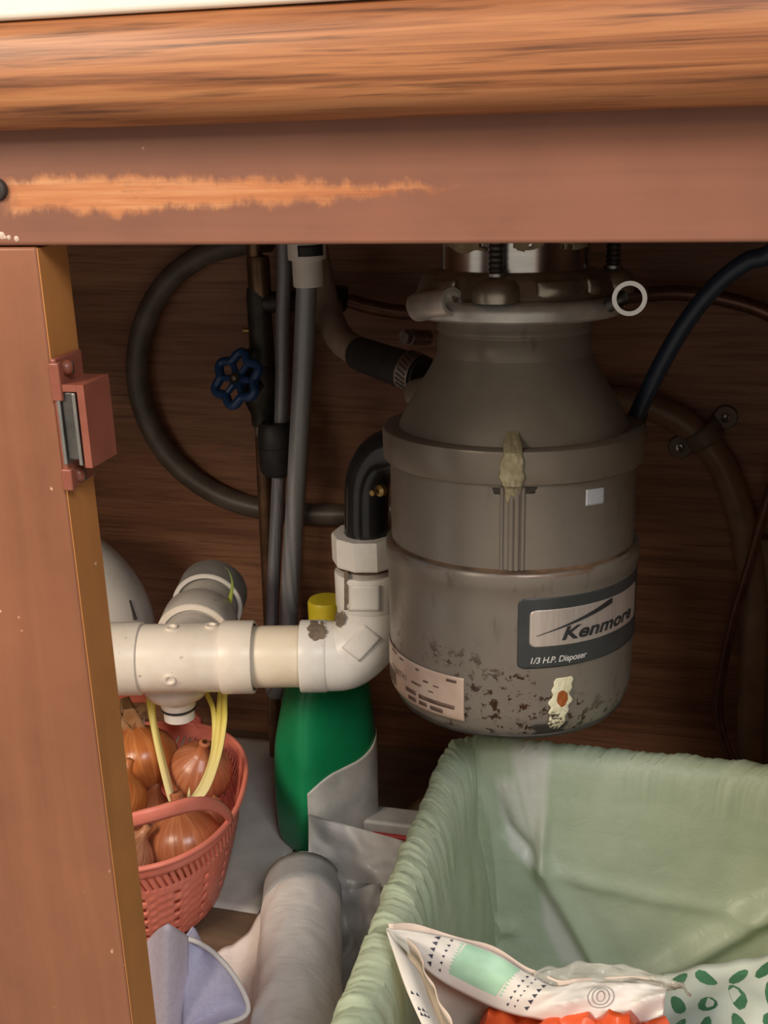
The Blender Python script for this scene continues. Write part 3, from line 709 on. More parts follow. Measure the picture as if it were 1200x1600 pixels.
# ------------------------------------------------------------------ faucet hose loop
fh = thing('faucet_hose', W(450, 1090, .48), 'grey braided pull-down faucet hose hanging in a loop with a white connector', 'hose')
ha = [W(480, 425, .455), W(476, 520, .457), W(470, 640, .46), W(462, 780, .464), W(456, 880, .467), W(450, 980, .472), W(444, 1050, .478), W(434, 1082, .484)]
hb = [W(434, 1082, .484), W(425, 1078, .494), W(424, 1030, .498), W(428, 900, .5), W(434, 780, .5), W(440, 640, .5), W(442, 500, .5), W(444, 392, .5), V(W(446, 370, .5).x, .5, .607)]
tube('hose', ha, .0083, HOSEA, fh, n=20)
tube('thin_hose', hb, .0062, HOSEB, fh, n=18)
cx = W(480, 405, .455)
cn = lathe('connector', [(.0085, -.021), (.0118, -.021), (.0122, -.019), (.0122, -.0005), (.0148, .000), (.0152, .0012), (.0152, .028), (.0120, .029), (.0120, .115), (0, .115)], V(cx.x, cx.y, cx.z+.0), WHITEP, fh, n=28)
vs, fs = grid_vf(10, 4, lambda u, v: V(cx.x, cx.y, cx.z+.0035+.0085*v)+dirv(8+(u-.2)*80)*.01545); mesh('release_slot', vs, fs, RUBBER, cn, solid=.0006)
wz = W(433, 700, .498)
wt = lathe('hose_weight', [(.0062, .024), (.0125, .0235), (.0155, .020), (.0168, .004), (.0168, .0032), (.0160, .0030), (.0160, .0022), (.0168, .002), (.0160, -.020), (.0135, -.0235), (.0062, -.024)], wz, RUBBER, fh, n=28)

# ------------------------------------------------------------------ drain hose loops on the back panel
lp = thing('drain_hose', V(-.40, .545, .24), 'dark grey drain hose curled in a wide loop on the back panel', 'hose')
tube('hose', [W(420, 375, .540), W(372, 382, .545), W(318, 398, .546), W(262, 440, .546), W(228, 498, .546), W(214, 565, .546), W(222, 632, .546), W(252, 697, .546), W(297, 745, .546), W(352, 778, .546), W(410, 795, .546), W(480, 803, .546),
     W(560, 803, .546), W(640, 790, .546), W(700, 760, .546)], .0102, DRAINH, lp, n=20)
for (x, y) in ((225, 640), (285, 736), (340, 773), (376, 786)):
    pass
rp = thing('drain_tube', V(.03, .545, .0), 'brown plastic tube bending down the back panel beside the disposal', 'hose')
tube('tubing', [W(800, 640, .545), W(880, 626, .545), W(950, 624, .545), W(1010, 634, .545), W(1060, 656, .545), W(1100, 688, .545), W(1132, 735, .545), W(1154, 795, .545), W(1166, 850, .545), W(1176, 930, .543), W(1176, 1040, .538), V(.072, .536, .0)], .0118, DRAINT, rp, n=22)
# clip holding it
ck = thing('pipe_clip', W(1100, 680, .54), 'brown pipe clip with two bright screws on the back panel', 'clip')
ca, cb = W(1067, 700, .559), W(1134, 656, .559); cdn = (cb-ca).normalized(); cc = W(1098, 681, .545)
perp = V(cdn.z, 0, -cdn.x)
def clip_pt(u, v):
    s = -1+2*u; x = s*.0285; h = 0
    if abs(x) < .0150: h = .0150*math.sqrt(max(0, 1-(x/.0150)**2))+.0100*min(1, (1-abs(x)/.0150)*6)
    return V(cc.x, .5575-h, cc.z)+cdn*x+perp*((v-.5)*.016)
mesh('saddle', *grid_vf(48, 4, lambda u, v: clip_pt(.22+.56*u, v)), CLIPG, ck, solid=.0022)
for sgn in (-1, 1):
    c = V(cc.x, .5598, cc.z)+cdn*(.0222*sgn)
    lathe('ear', [(0, 0), (.0100, 0), (.0100, .0030), (.0092, .0040), (0, .0040)], c, CLIPG, ck, axis=V(0, -1, 0), n=24)
    s = lathe('screw', [(0, .004), (.0040, .004), (.0037, .0055), (.0020, .0064), (0, .0066)], c, CHROME, ck, axis=V(0, -1, 0), n=20)
    y_ = c.y-.0067
    mesh('cross_slot', *merge([box_vf(c.x-.0019, c.x+.0019, y_-.0002, y_+.0006, c.z-.0005, c.z+.0005), box_vf(c.x-.0005, c.x+.0005, y_-.0002, y_+.0006, c.z-.0019, c.z+.0019)]), CHIP, s, smooth=False)

# power cord
pc = thing('power_cord', W(990, 665, .36), 'thick navy power cord rising from the disposal band', 'cord')
tube('cord', [W(984, 692, .345), W(990, 662, .345), W(1012, 612, .344), W(1042, 553, .342), W(1080, 492, .34), W(1124, 441, .336), W(1168, 408, .332), W(1215, 385, .328), V(.075, .325, .56), V(.082, .325, .607)], .0058, NAVY, pc, n=18, flat=1.0)
lathe('strain_relief', [(.0100, -.004), (.0096, .004), (.0066, .010), (.0060, .016)], W(987, 678, .345), RUBBER, pc, axis=(W(1000, 640, .345)-W(987, 678, .345)), n=20)

# ------------------------------------------------------------------ green bottle
bt = thing('cleaner_bottle', (-.278, .405, 0), 'green plastic cleaner bottle with a yellow cap standing behind the drain pipe', 'bottle')
BC = V(-.281, .402, 0); brot = rad(52)
def sup(a, e): c, s = math.cos(a), math.sin(a); return math.copysign(abs(c)**e, c), math.copysign(abs(s)**e, s)
secs = [  # z, half width, half depth, shift in x
    (.000, .034, .022, -.002), (.003, .0385, .026, -.002), (.010, .0405, .0275, -.002), (.050, .0410, .0280, -.002), (.085, .0410, .0275, -.001), (.100, .0405, .026, .000), (.118, .0390, .023, .002),
    (.140, .0375, .0215, .003), (.160, .0330, .0205, .005), (.172, .0215, .020, .006), (.184, .0150, .0148, .007), (.194, .0125, .0125, .007), (.204, .0122, .0122, .007)]
NB = 64; vs, fs = [], []
for z, a_, b_, sx in secs:
    for i in range(NB):
        t = 2*PI*i/NB; e = .42 if z < .13 else (.6 if z < .165 else .85)
        c, s = sup(t, e); x, y = a_*c+sx, b_*s
        vs.append(BC+V(x*math.cos(brot)-y*math.sin(brot), x*math.sin(brot)+y*math.cos(brot), z))
for j in range(len(secs)-1):
    for i in range(NB): fs.append((j*NB+i, j*NB+(i+1) % NB, (j+1)*NB+(i+1) % NB, (j+1)*NB+i))
fs += [tuple(reversed(range(NB))), tuple(range((len(secs)-1)*NB, len(secs)*NB))]
bb = mesh('bottle_body', vs, fs, GREEN, bt, sub=1)
ccx = BC+V(.007*math.cos(brot), .007*math.sin(brot), 0)
parts = lathe_vf([(.0135, .1985), (.0148, .1985), (.0148, .2190), (.0138, .2212), (.0, .2215)], ccx, n=48)
mesh('cap', *parts, YELLOW, bt)
def lab_pt(u, v):
    # front broad face, superellipse followed from its near corner round to the far side
    t = PI*1.26+u*PI*.60; z = .006+(.062+.032*u)*v
    k = [s for s in secs if s[0] <= z][-1]; k2 = secs[min(secs.index(k)+1, len(secs)-1)]; f_ = (z-k[0])/max(1e-6, k2[0]-k[0])
    a_, b_, sx = [k[i]+(k2[i]-k[i])*f_ for i in (1, 2, 3)]
    c, s = sup(t, .42); x, y = (a_+.0008)*c+sx, (b_+.0008)*s
    return BC+V(x*math.cos(brot)-y*math.sin(brot), x*math.sin(brot)+y*math.cos(brot), z)
mesh('label', *grid_vf(40, 24, lab_pt), PAPERL, bt, solid=.0004)

# ------------------------------------------------------------------ coral basket with onions
KC = V(-.405, .298, 0); KR = rad(14); KA, KB, KH = .084, .106, .094
bk = thing('basket', KC, 'coral plastic basket with slotted rim and looped handle holding onions', 'basket')
def kb(a, z, out=0):
    f = .70+.30*min(1, z/KH)**.75
    if z < .006: f *= 1-(.006-z)/.006*.05
    c, s = sup(a, .86)
    x, y = (KA*f+out)*c, (KB*f+out)*s
    return KC+V(x*math.cos(KR)-y*math.sin(KR), x*math.sin(KR)+y*math.cos(KR), z)
NU, NV = 288, 47
ZB = [0, .006]+[.006+.058*i/28 for i in range(1, 29)]+[.0655]+[.0655+.0165*i/8 for i in range(1, 9)]+[.084, .086, .088, .090, .092, KH]
def kwall():
    vs, fs = [], []; NVV = len(ZB)-1
    for j, z in enumerate(ZB):
        for i in range(NU):
            sk = 0
            if z > .0655: sk = min(1, (z-.0655)/.0165)*2*PI/NU*3.2
            wv = 0
            if .006 < z < .064:
                wv = .00055*math.sin(PI*2*i/8)*math.cos((z-.006)/.058*28*PI/2+(abs(i % 16-8)/8)*PI*1.5)
            if z >= .083: wv = .0012
            vs.append(kb(2*PI*i/NU-sk, z, wv))
    for j in range(NVV):
        zc = (ZB[j]+ZB[j+1])/2
        for i in range(NU):
            if .009 < zc < .062 and i % 16 in (0, 1, 2) and j % 5 in (0, 1): continue
            if .0668 < zc < .0815 and i % 3 == 0: continue
            i2 = (i+1) % NU; fs.append((j*NU+i, j*NU+i2, (j+1)*NU+i2, (j+1)*NU+i))
    return vs, fs
mesh('basket_wall', *kwall(), CORAL, bk, solid=.0022, offset=-1)
vs = [kb(2*PI*i/72, .002) for i in range(72)]+[kb(2*PI*i/72, .004) for i in range(72)]
mesh('basket_floor', vs, [tuple(reversed(range(72))), tuple(range(72, 144))]+[(i, (i+1) % 72, 72+(i+1) % 72, 72+i) for i in range(72)], CORAL, bk)
def rim(ac, sp, h, lean):
    pts = []
    for i in range(13):
        t = -1+2*i/12; a = ac+sp*t; e = (1-abs(t)**2.6)
        p = kb(a, KH-.002, .0005+lean*e); p.z += h*e; pts.append(p)
    return pts
for ac, sp, h in ((-PI/2+.42, .78, .043), (PI/2+.42, .78, .026)):
    hp_ = smooth_path(rim(ac, sp, h, .003), 5); nh = len(hp_)-1
    def hnd(u, v):
        q = hp_[min(nh, round(u*nh))]; out = (q-KC); out.z = 0; return q+V(0, 0, 1)*(.0105*v-.003)+out.normalized()*(.0012*math.sin(PI*v))
    mesh('handle', *grid_vf(nh, 4, hnd), CORAL, bk, solid=.0042, offset=0)
tube('rim', [kb(2*PI*i/60, KH-.0008, .0008) for i in range(61)], .0022, CORAL, bk, n=10, k=2)
onions = [  # picture x, y, height z, radius, skin, tilt, label
    (238, 1203, .082, .0300, 0, (-.35, .25), 'large onion with torn papery neck at the back of the basket', 1),
    (306, 1208, .080, .0268, 1, (.35, -.3), 'smooth shiny onion against the inner wall of the basket', 0),
    (203, 1243, .078, .0240, 0, (.2, .6), 'orange onion half hidden by the stile in the basket', 0),
    (290, 1322, .060, .0290, 1, (-.15, .1), 'sprouting onion seen through the basket handle', 2),
    (228, 1333, .064, .0225, 2, (.7, .5), 'small pale pinkish onion beside the sprouting one', 0),
    (322, 1283, .050, .0240, 1, (.5, .2), 'brown onion tucked behind the handle of the basket', 0),
    (248, 1278, .052, .0255, 1, (.1, .7), 'dark onion low in the middle of the basket', 0)]
OC = [WZ(o_[0], o_[1], o_[2]) for o_ in onions]
for _ in range(60):
    for a in range(len(OC)):
        for b in range(a):
            need = (onions[a][3]+onions[b][3])*.93; d = OC[a]-OC[b]
            if d.length < need:
                k = d.normalized()*((need-d.length)/2); k.z *= .6; OC[a] += k; OC[b] -= k
    for a in range(len(OC)):
        OC[a].z = max(OC[a].z, onions[a][3]*.88+.006); r_ = onions[a][3]+.004
        f_ = .70+.30*min(1, OC[a].z/KH)**.75; d = OC[a]-KC
        lx, ly = d.x*math.cos(KR)+d.y*math.sin(KR), -d.x*math.sin(KR)+d.y*math.cos(KR)
        k = math.hypot(lx/(KA*f_-r_), ly/(KB*f_-r_))
        if k > 1:
            lx /= k; ly /= k; OC[a].x = KC.x+lx*math.cos(KR)-ly*math.sin(KR); OC[a].y = KC.y+lx*math.sin(KR)+ly*math.cos(KR)
for (x, y, z, r, mi, tilt, label, extra), c in zip(onions, OC):
    on = thing('onion', (c.x, c.y, c.z-r), label, 'onion', 'onions in the coral basket')
    ax = V(tilt[0], tilt[1], 1).normalized()
    pr = [(0, -r*.86), (r*.20, -r*.84), (r*.42, -r*.80), (r*.68, -r*.66), (r*.90, -r*.40), (r, -r*.05), (r*.97, r*.25), (r*.82, r*.55), (r*.58, r*.76), (r*.34, r*.90), (r*.20, r*1.02), (r*.15, r*1.2), (r*.17, r*1.38), (r*.08, r*1.42)]
    vs, fs = lathe_vf(pr, Vector((0, 0, 0)), V(0, 0, 1), n=36)
    q = ax.to_track_quat('Z', 'Y')
    vs2 = []
    for v in vs:
        k = 1+.05*nz(v.x*30+x, v.y*30, v.z*30); vs2.append(v*k)
    me_o = mesh('bulb', [c+v for v in vs2], fs, ONI[mi], on, origin=c)
    me_o.rotation_euler = q.to_euler()
    if extra == 1:
        for k in range(5):
            a = 2*PI*k/5; d = V(math.cos(a)*.5, math.sin(a)*.5, .9).normalized()
            base = c+ax*r*.85+d*.002; s_ = d.cross(V(0, 0, 1)).normalized()
            L_ = .020+.010*((k*37) % 5)/5
            fn = lambda u, v: base+d*(L_*v)+s_*((u-.5)*.022*(1-.6*v))+ax*(.003*math.sin(v*4+k))+d*.002*nz(u*4, v*4, k)
            mesh('loose_skin', *grid_vf(5, 6, fn), SKIN, on, solid=.0003)
    if extra == 2:
        tp = c+ax*r*.95
        def leaf(pts, r0, r1):
            tube('sprout', [tp]+pts, lambda t: .85*(r0+(r1-r0)*t)*(1 if t < .85 else max(.12, (1-t)/.15)), SPROUT, on, n=10, flat=.6)
        leaf([W(272, 1258, .300), W(258, 1205, .325), W(243, 1145, .345), W(234, 1090, .355), W(231, 1040, .362), W(230, 985, .37)], .0030, .0040)
        leaf([W(268, 1250, .302), W(252, 1190, .328), W(240, 1130, .347), W(240, 1088, .356), W(243, 1040, .363)], .0030, .0030)
        leaf([W(315, 1235, .300), W(335, 1180, .325), W(341, 1130, .345), W(344, 1090, .358), W(350, 1010, .37), W(357, 950, .378), W(363, 915, .38), W(358, 893, .38), W(350, 886, .38)], .0040, .0026)
        leaf([W(318, 1240, .298), W(340, 1185, .322), W(350, 1130, .342), W(351, 1088, .355), W(356, 1010, .37)], .0036, .0036)
        leaf([W(310, 1235, .302), W(332, 1180, .328), W(334, 1115, .35), W(322, 1080, .36), W(312, 1040, .368)], .0030, .0026)
        leaf([W(292, 1262, .292), W(296, 1230, .305)], .0026, .0010)

# ------------------------------------------------------------------ paper on the cabinet floor
sp = thing('shelf_paper', (-.40, .42, .0), 'pale grey sheet of shelf paper lying under the basket', 'paper')
def sheet(x0, x1, y0, y1, z, amp, seed, nu=30, nv=30, sh=0):
    return grid_vf(nu, nv, lambda u, v: V(x0+(x1-x0)*u+sh*v, y0+(y1-y0)*v, z+amp*abs(nz(u*4, v*4, seed))))
mesh('sheet', *sheet(-.56, -.305, .285, .545, .0012, .0012, 3, sh=-.0), PAPER, sp, solid=.0008)

# ------------------------------------------------------------------ lavender cloth
lc = thing('lavender_cloth', (-.30, .14, .0), 'folded lavender cloth with white piped hem in front of the basket', 'cloth')
pk = W(266, 1446, .140)
# upright fold: a draped half cone opening towards the floor
def fold(u, v):
    top = 1478-34*math.sin(PI/2*min(1, u/.62))**1.3+18*max(0, u-.62)/.38
    q = W(222+70*u, top+(1660-top)*v, .150-.022*math.sin(PI*(.12+.80*u))+.003*math.sin(u*8)*(1-v))
    q.z = max(.003, q.z); return q
mesh('upright_fold', *grid_vf(40, 24, fold), LAV, lc, solid=.0022)
hem = [W(288, 1466, .156), W(308, 1472, .156), W(334, 1489, .153), W(360, 1517, .149), W(380, 1550, .144), W(388, 1576, .140), W(378, 1590, .134), W(350, 1600, .128), W(310, 1614, .122)]
hp = smooth_path(hem, 10)
def flap(u, v):
    p = hp[min(len(hp)-1, int(round(u*(len(hp)-1))))]
    root = W(286, 1474+150*u, .150-.016*u)
    q = root.lerp(p, v); b_ = math.sin(v*PI)
    q.y += .010*b_*(1-u*.6)+.004*math.sin(u*7+v*3)*b_
    q.z = max(.003, q.z); return q
mesh('folded_flap', *grid_vf(60, 20, flap), LAVIN, lc, solid=.0022)
tube('piped_hem', [V(p.x, p.y, max(.004, p.z)) for p in hem], .0017, PIPING, lc, n=10)

# ------------------------------------------------------------------ bag roll and loose film
br_ = thing('bag_roll', (-.243, .20, 0), 'roll of translucent grey-white bags lying beside the bin', 'bag roll')
ra, rb = V(-.268, .292, .031), V(-.206, .085, .031)
rd = (rb-ra).normalized(); RL = (rb-ra).length; ru, rv = frame_of(rd)
def rollf(u, v):
    a = 2*PI*u; r = .0300+.0006*nz(math.cos(a)*3, math.sin(a)*3, v*14)+.0014*max(0, nz(math.cos(a)*2, math.sin(a)*2+v*9, 5))*(1 if v > .16 else .3)
    if v < .15: r -= .0012
    return ra+rd*(RL*v)+(ru*math.cos(a)+rv*math.sin(a))*r
mesh('rolled_bags', *grid_vf(72, 120, rollf, closed=True), ROLLF, br_)
vs, fs = lathe_vf([(.0, .004), (.008, .004), (.009, 0), (.0150, .0015), (.0210, .0005), (.0285, .0008), (.0300, .003)], ra, rd, n=48); mesh('roll_end', vs, fs, ROLLGREY, br_)
def bandf(u, v):
    a = rad(60)+rad(150)*u; return ra+rd*(.001+.034*v)+(ru*math.cos(a)+rv*math.sin(a))*.0302
mesh('grey_band', *grid_vf(30, 4, lambda u, v: ra+rd*(.002+(.030+.006*u)*v)+(ru*math.cos(2*PI*u)+rv*math.sin(2*PI*u))*.0300), ROLLGREY, br_, solid=.0003)
lf = thing('plastic_film', (-.29, .2, 0), 'crumpled strip of pale plastic film between the cloth and the bag roll', 'plastic film')
def strip(u, v):
    v = .20-.16*u+(1-(.20-.16*u))*v
    p = V(-.340, .262, .0).lerp(V(-.265, .075, .0), v); x = p.x+.062*u
    z = .004+.030*u**1.5+.007*math.sin(u*11+v*2)*u+.004*nz(u*6, v*7, 2)
    return V(x, p.y+.012*u, max(.002, z))
mesh('film', *grid_vf(40, 40, strip), ROLLF, lf, solid=.0004)
lf2 = thing('film_sheet', (-.22, .33, 0), 'clear grey plastic sheet lying in folds behind the bag roll', 'plastic film')
def sheetf(u, v):
    p = WZ(482+(150)*u, 1392-125*v+38*u*v, .034); z = .030+.022*v+.010*math.sin(u*5+v*3)+.005*nz(u*5, v*5, 8)
    if v < .3: z -= (.3-v)*.06
    return WZ(482+150*u, 1400-(128-20*u)*v+22*u, max(.003, z))
mesh('film', *grid_vf(36, 28, sheetf), FILM, lf2, solid=.0003)
def sheetg(u, v):
    z = .012+.02*v+.006*nz(u*4, v*6, 3); return WZ(520+75*u, 1560-170*v-10*u, max(.003, z))
mesh('film_fold', *grid_vf(24, 30, sheetg), FILM, lf2, solid=.0003)
pk2 = thing('packet', (-.205, .37, 0), 'small grey and red packet hidden behind the bin rim', 'packet')
p_ = WZ(606, 1283, .02)
mesh('packet_body', *box_vf(p_.x-.022, p_.x+.05, p_.y-.006, p_.y+.02, .0, .022), ROLLGREY, pk2, bevel=.003)
mesh('packet_flap', *box_vf(p_.x-.012, p_.x+.05, p_.y-.011, p_.y-.0065, .0, .013), REDP, pk2, bevel=.001)

# ------------------------------------------------------------------ bin with green liner
BX0, BX1, BY0, BY1, BZ = -.156, .118, -.030, .306, .172
RC = .034
def perim(s, inset=0):
    """closed rounded rectangle, s in 0..1"""
    x0, x1, y0, y1 = BX0+inset, BX1-inset, BY0+inset, BY1-inset; r = max(.006, RC-inset)
    w_, h_ = x1-x0-2*r, y1-y0-2*r; arc = PI*r/2; tot = 2*w_+2*h_+4*arc; d = (s % 1)*tot
    for kind, L_, dat in (('l', w_, (x0+r, y1, 1, 0)), ('a', arc, (x1-r, y1-r, PI/2)), ('l', h_, (x1, y1-r, 0, -1)), ('a', arc, (x1-r, y0+r, 0)),
                          ('l', w_, (x1-r, y0, -1, 0)), ('a', arc, (x0+r, y0+r, -PI/2)), ('l', h_, (x0, y0+r, 0, 1)), ('a', arc, (x0+r, y1-r, PI))):
        if d <= L_:
            if kind == 'l':
                nx, ny = (-dat[3], dat[2]); return V(dat[0]+dat[2]*d, dat[1]+dat[3]*d, 0), V(nx, ny, 0)
            a = dat[2]-d/r; return V(dat[0]+math.cos(a)*r, dat[1]+math.sin(a)*r, 0), V(math.cos(a), math.sin(a), 0)
        d -= L_
    return V(x0+r, y1, 0), V(0, 1, 0)
tb = thing('trash_bin', ((BX0+BX1)/2, (BY0+BY1)/2, 0), 'rectangular plastic trash bin under the disposal', 'bin')
def binw(u, v):
    tp = .016*(1-v) if v <= 1 else 0
    p, nrm = perim(u, .010+tp); p.z = .002+(BZ-.006)*v; return p
vs, fs = grid_vf(120, 6, binw, closed=True)
mesh('bin_wall', vs, fs, BINP, tb, solid=.0025, offset=-1)
vs = [perim(i/120, .030)[0]+V(0, 0, .0015) for i in range(120)]
mesh('bin_base', vs, [tuple(range(120))], BINP, tb, solid=.002, offset=1)
ln = thing('bin_liner', ((BX0+BX1)/2, (BY0+BY1)/2, .01), 'pale green plastic liner folded over the rim of the bin', 'bin liner')
PROF = [(-.004, .094), (-.003, .112), (-.0015, .128), (.0, .142), (.0, .154), (.001, .163), (.0045, .1712), (.0105, .1756), (.0170, .1762), (.0230, .1738), (.0270, .1670), (.0285, .1580), (.0293, .147)]
NIN = 64
for i in range(1, NIN+1):
    t = i/NIN; PROF.append((.0293+.016*t, .146-.130*t))
NS = 940
def xz(x, y): q = W(x, y, BY1-.036); return (q.x, q.z)
CREASES = [([xz(*a) for a in pl], wd, am) for pl, wd, am in (
    (((732, 1150), (748, 1230), (756, 1300), (760, 1400)), .010, .0055), (((705, 1165), (712, 1240), (716, 1330)), .008, .0045), (((770, 1150), (768, 1230), (790, 1300), (842, 1350)), .009, -.0045),
    (((846, 1350), (880, 1400), (912, 1450), (950, 1510)), .012, .0065), (((846, 1350), (940, 1380), (1040, 1405), (1130, 1420), (1260, 1430)), .010, .0020), (((846, 1350), (848, 1300), (856, 1200), (858, 1150)), .007, .0040),
    (((1230, 1395), (1150, 1445), (1060, 1492), (990, 1520)), .014, .0070), (((870, 1195), (960, 1200), (1080, 1215), (1210, 1235)), .006, .0030), (((620, 1420), (700, 1440), (800, 1440)), .010, .003))]
DOUBLE_LIT = [[xz(*a) for a in pl] for pl in (
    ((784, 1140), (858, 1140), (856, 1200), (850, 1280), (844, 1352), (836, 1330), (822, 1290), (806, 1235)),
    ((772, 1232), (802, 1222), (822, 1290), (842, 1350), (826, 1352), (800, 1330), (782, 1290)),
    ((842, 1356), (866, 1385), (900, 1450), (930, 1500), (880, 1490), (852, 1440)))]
def in_double_lit(x, z):
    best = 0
    for pl in DOUBLE_LIT:
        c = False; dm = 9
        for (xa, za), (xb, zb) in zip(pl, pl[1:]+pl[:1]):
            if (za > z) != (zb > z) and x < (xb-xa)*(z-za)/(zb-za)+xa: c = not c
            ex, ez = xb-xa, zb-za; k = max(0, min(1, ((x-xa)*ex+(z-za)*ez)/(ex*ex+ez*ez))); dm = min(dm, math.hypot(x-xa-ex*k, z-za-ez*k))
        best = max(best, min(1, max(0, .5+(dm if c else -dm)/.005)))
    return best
def liner(i, j):
    s = i/NS; ins, z = PROF[j]; p, nrm = perim(s, ins); p.z = z
    a = s*130
    # gathers across the rim
    kr = max(0, 1-abs(j-8)/7.5)
    amp = (.0024*nz(a, 1.3, j*.10)+.0014*nz(a*2.3, 4.1, j*.16)+.0007*nz(a*5, 2, j*.2))*kr
    side = max(0, 1-abs(nrm.y))*1.0
    p += nrm*(amp*(.7+.6*side))+V(0, 0, 1)*(amp*.75)
    p.z += .0012*nz(p.x*25, p.y*25, 2)*kr
    if j > 10:       # slack folds of the inner skin
        t = (j-10)/(NIN+2)
        f = .0050*nz(p.x*14, p.y*14, z*9)+.0018*nz(p.x*34, p.y*34, z*30+4)
        # vertical pleats near the back corner
        if nrm.y > .5 or nrm.x < -.5:
            dcr = min(abs(p.x-BX0)+abs(p.y-BY1), .3)
            f += .0026*math.sin((p.x-p.y)*150+5*z)*max(0, 1-dcr/.10)*(1-.3*t)
        if nrm.y > .5:
            for (pl, wd, am) in CREASES:
                dd = 9
                for (xa, za), (xb, zb) in zip(pl, pl[1:]):
                    ex, ez = xb-xa, zb-za; L2 = ex*ex+ez*ez; k = max(0, min(1, ((p.x-xa)*ex+(z-za)*ez)/L2))
                    d2 = math.hypot(p.x-xa-ex*k, z-za-ez*k); dd = min(dd, d2)
                f += 1.45*am*math.exp(-(dd/(wd*.62))**2)
        p -= nrm*(f*min(1, t*4))
    return p
vs = LV = [liner(i, j) for j in range(len(PROF)) for i in range(NS)]
fs = [(j*NS+i, j*NS+(i+1) % NS, (j+1)*NS+(i+1) % NS, (j+1)*NS+i) for j in range(len(PROF)-1) for i in range(NS)]
fs.append(tuple((len(PROF)-1)*NS+i for i in range(NS)))
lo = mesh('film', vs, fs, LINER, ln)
# doubled film plus the light its facet catches, painted as paler colour
at_ = lo.data.attributes.new('double_lit', 'FLOAT', 'POINT')
at_.data.foreach_set('value', [in_double_lit(v.x, v.z) if v.y > BY1-.07 and k//NS > 7 else 0.0 for k, v in enumerate(vs)])

# ------------------------------------------------------------------ things in the bin
po = thing('paper_pouch', (-.07, .09, .03), 'torn open cream pouch with mint and triangle print in the bin', 'pouch')
UE = [(604, 1451, .188), (655, 1456, .182), (715, 1468, .174), (775, 1490, .166), (830, 1523, .158), (870, 1541, .156), (920, 1533, .156), (985, 1536, .156), (1043, 1541, .156)]
LE = [(606, 1458, .184), (648, 1499, .168), (690, 1533, .156), (740, 1561, .143), (790, 1581, .142), (835, 1592, .141), (900, 1600, .140), (980, 1600, .140), (1036, 1589, .143)]
ue = smooth_path([WZ(*p) for p in UE], 8); le = smooth_path([WZ(*p) for p in LE], 8)
def cuff(u, v, lift=0):
    k = u*(len(ue)-1); i = min(int(k), len(ue)-2); f_ = k-i
    a = ue[i].lerp(ue[i+1], f_); b = le[i].lerp(le[i+1], f_); q = a.lerp(b, v)
    bul = math.sin(PI*v)*.0055*min(1, u*4)
    cr = (.0016*math.sin(v*9+u*30)+.0016*nz(u*22, v*6, 1))*max(0, min(1, (u-.55)*6))+.0008*nz(u*14, v*5, 2)
    return q+V(-.05, -.55, .8).normalized()*(bul+cr+lift)
cf = mesh('folded_cuff', *grid_vf(90, 16, cuff), POUCH, po, solid=.0006)
def region(name, poly, mat, n=6, lift=.0007):
    """flat print: a quad given in cuff coordinates"""
    (u0, v0), (u1, v1), (u2, v2), (u3, v3) = poly
    fn = lambda s, t: cuff((u0*(1-s)+u1*s)*(1-t)+(u3*(1-s)+u2*s)*t, (v0*(1-s)+v1*s)*(1-t)+(v3*(1-s)+v2*s)*t, lift)
    return mesh(name, *grid_vf(n, n, fn), mat, cf, smooth=True)
region('mint_print', ((.285, .04), (.46, .04), (.445, .80), (.27, .80)), MINT, 12)
def tris(rows, ln_, mat, name):
    vs, fs = [], []
    for (u, v, w_, h_) in rows:
        b = len(vs); vs += [cuff(u-w_, v, .0008), cuff(u+w_, v-h_, .0008), cuff(u+w_, v+h_, .0008)]; fs.append((b, b+1, b+2))
    return mesh(name, vs, fs, mat, cf, smooth=False)
rows = []
for k in range(6): rows.append((.495+.004*k*0, .10+.15*k, .0045, .040))
for k in range(5): rows.append((.575, .12+.17*k, .010, .062))
for k in range(7): rows.append((.525, .06+.13*k, .004, .030))
for k in range(5): rows.append((.190, .10+.18*k, .009, .060))
for k in range(6): rows.append((.235, .08+.15*k, .005, .036))
tris(rows, 0, INK, 'triangle_print')
vs, fs = [], []
for k in range(9):    # toothed edges of the mint block
    for (uu, sg) in ((.275, -1), (.455, 1)):
        b = len(vs); v0 = .06+.08*k; vs += [cuff(uu, v0, .0007), cuff(uu, v0+.07, .0007), cuff(uu+.012*sg, v0+.035, .0007)]; fs.append((b, b+1, b+2))
mesh('mint_teeth', vs, fs, MINT, cf, smooth=False)['kind'] = 'stuff'
for k in range(5):
    cu, cv = .74+.03*k, .42; pts = []
    ru_, rv_ = .010+.012*k, .10+.07*k
    if k < 3:
        tube('line_print', [cuff(.80+ru_*math.cos(t), .42+rv_*math.sin(t), .0004) for t in [2*PI*i/20 for i in range(21)]], .00035, GREYINK, cf, n=5, k=2)
def wallb(u, v):
    q = cuff(u*.99, 0).copy(); return q+V(.004*v, .004+.012*v, -.125*v)+V(0, .004*nz(u*6, v*4), 0)
mesh('back_wall', *grid_vf(50, 16, wallb), POUCHIN, po, solid=.0006)
FE = [WZ(604, 1451, .188), WZ(620, 1500, .186), WZ(638, 1550, .182), WZ(663, 1605, .178), WZ(700, 1680, .174)]
fe = smooth_path(FE, 10)
def fcuff(u, v, lift=0):
    k = u*(len(fe)-1); i = min(int(k), len(fe)-2); q = fe[i].lerp(fe[i+1], k-i)
    return q+V(.014*v*min(1, u*4+.2), -.001, .0012*math.sin(PI*v)-.010*v*v)+V(-.3, -.4, .8)*lift
fc = mesh('front_cuff', *grid_vf(40, 8, fcuff), POUCH, po, solid=.0006)
vs, fs = [], []
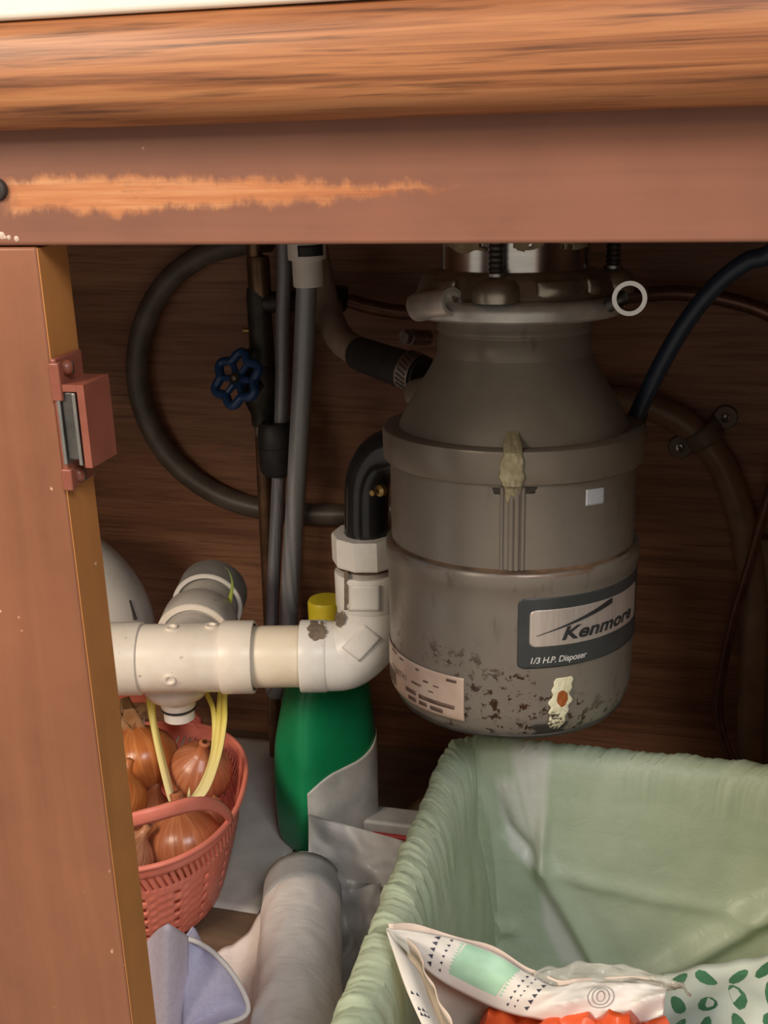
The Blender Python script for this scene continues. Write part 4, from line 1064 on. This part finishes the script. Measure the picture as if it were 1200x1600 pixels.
for (u, n_) in ((.50, 4), (.545, 0), (.62, 5), (.66, 6)):
    for k in range(n_):
        v = .12+.8*k/n_; b = len(vs); vs += [fcuff(u-.022, v+.05, .0006), fcuff(u+.006, v, .0006), fcuff(u+.006, v+.13, .0006)]; fs.append((b, b+1, b+2))
mesh('triangle_print', vs, fs, INK, fc, smooth=False)
def wallf(u, v):
    return fcuff(u*.9, .6)+V(.006+.02*v, .006, -.004-.10*v)+V(.004*nz(u*5, v*5), 0, 0)
mesh('front_wall', *grid_vf(40, 14, wallf), POUCHIN, po, solid=.0006)
def clearf(u, v):
    q = WZ(835+245*u, 1548-4*u-46*v*math.sin(PI*min(1, .25+.72*u))+10*(u>.95), .150+.010*v); return q+V(0, .003*nz(u*6, v*4, 9)-.0015, .002*nz(u*9, v*6, 2))
mesh('clear_edge', *grid_vf(40, 10, clearf), CLEARF, po, solid=.0003)

def crumple(name, par, x0, x1, y0, y1, z, amp, mat, seed, nu=46, nv=30):
    def fn(u, v):
        p = V(x0+(x1-x0)*u, y0+(y1-y0)*v, z)
        k = math.sin(PI*u)**.5*math.sin(PI*v)**.5 if 0 < u < 1 and 0 < v < 1 else 0
        p.z += -.03*(1-k)+amp*abs(nz(u*7, v*5, seed))+amp*.6*abs(nz(u*15, v*11, seed+3)); p.y += .004*nz(u*9, v*9, seed+6); return p
    return mesh(name, *grid_vf(nu, nv, fn), mat, par, solid=.0006)
ow = thing('orange_wrapper', (-.02, .08, .09), 'crumpled orange-red plastic wrapper under the pouch in the bin', 'wrapper')
crumple('wrapper', ow, -.092, .070, .000, .098, .140, .020, ORANGE, 4)
nk = thing('patterned_napkin', (.08, .11, .07), 'pale napkin printed with green leaves lying in the bin', 'napkin')
def napk(u, v, lift=0):
    q = V(.004+.072*u, .072+.095*v-.014*u, .100+.026*u+.016*v*u+.004*nz(u*5, v*5, 2)); return q+V(0, -.5, .8)*lift
nb = mesh('sheet', *grid_vf(30, 24, napk), NAPKIN, nk, solid=.0006)
vs, fs = [], []
def lf_(cu, cv, L_, wd, a):
    b = len(vs); m_ = 10
    for i in range(m_):
        t = 2*PI*i/m_; x, y = L_*1.15*math.cos(t), wd*1.1*math.sin(t)*(1-.25*math.cos(t))
        vs.append(napk(cu+x*math.cos(a)-y*math.sin(a), cv+(x*math.sin(a)+y*math.cos(a))*1.2, .0008))
    fs.append(tuple(range(b, b+m_)))
rl = random.Random(5)
for k in range(20): lf_(.10+.23*(k % 4)+.05*rl.random(), .10+.19*(k//4)+.05*rl.random(), .064+.02*rl.random(), .034+.010*rl.random(), rl.random()*6.3)
mesh('leaf_print', vs, fs, LEAFG, nb, smooth=False)
vs, fs = [], []
for k in range(5): lf_(.45+.5*rl.random(), .05+.5*rl.random(), .025, .02, rl.random()*6)
mesh('flower_print', vs, fs, PINKP, nb, smooth=False)
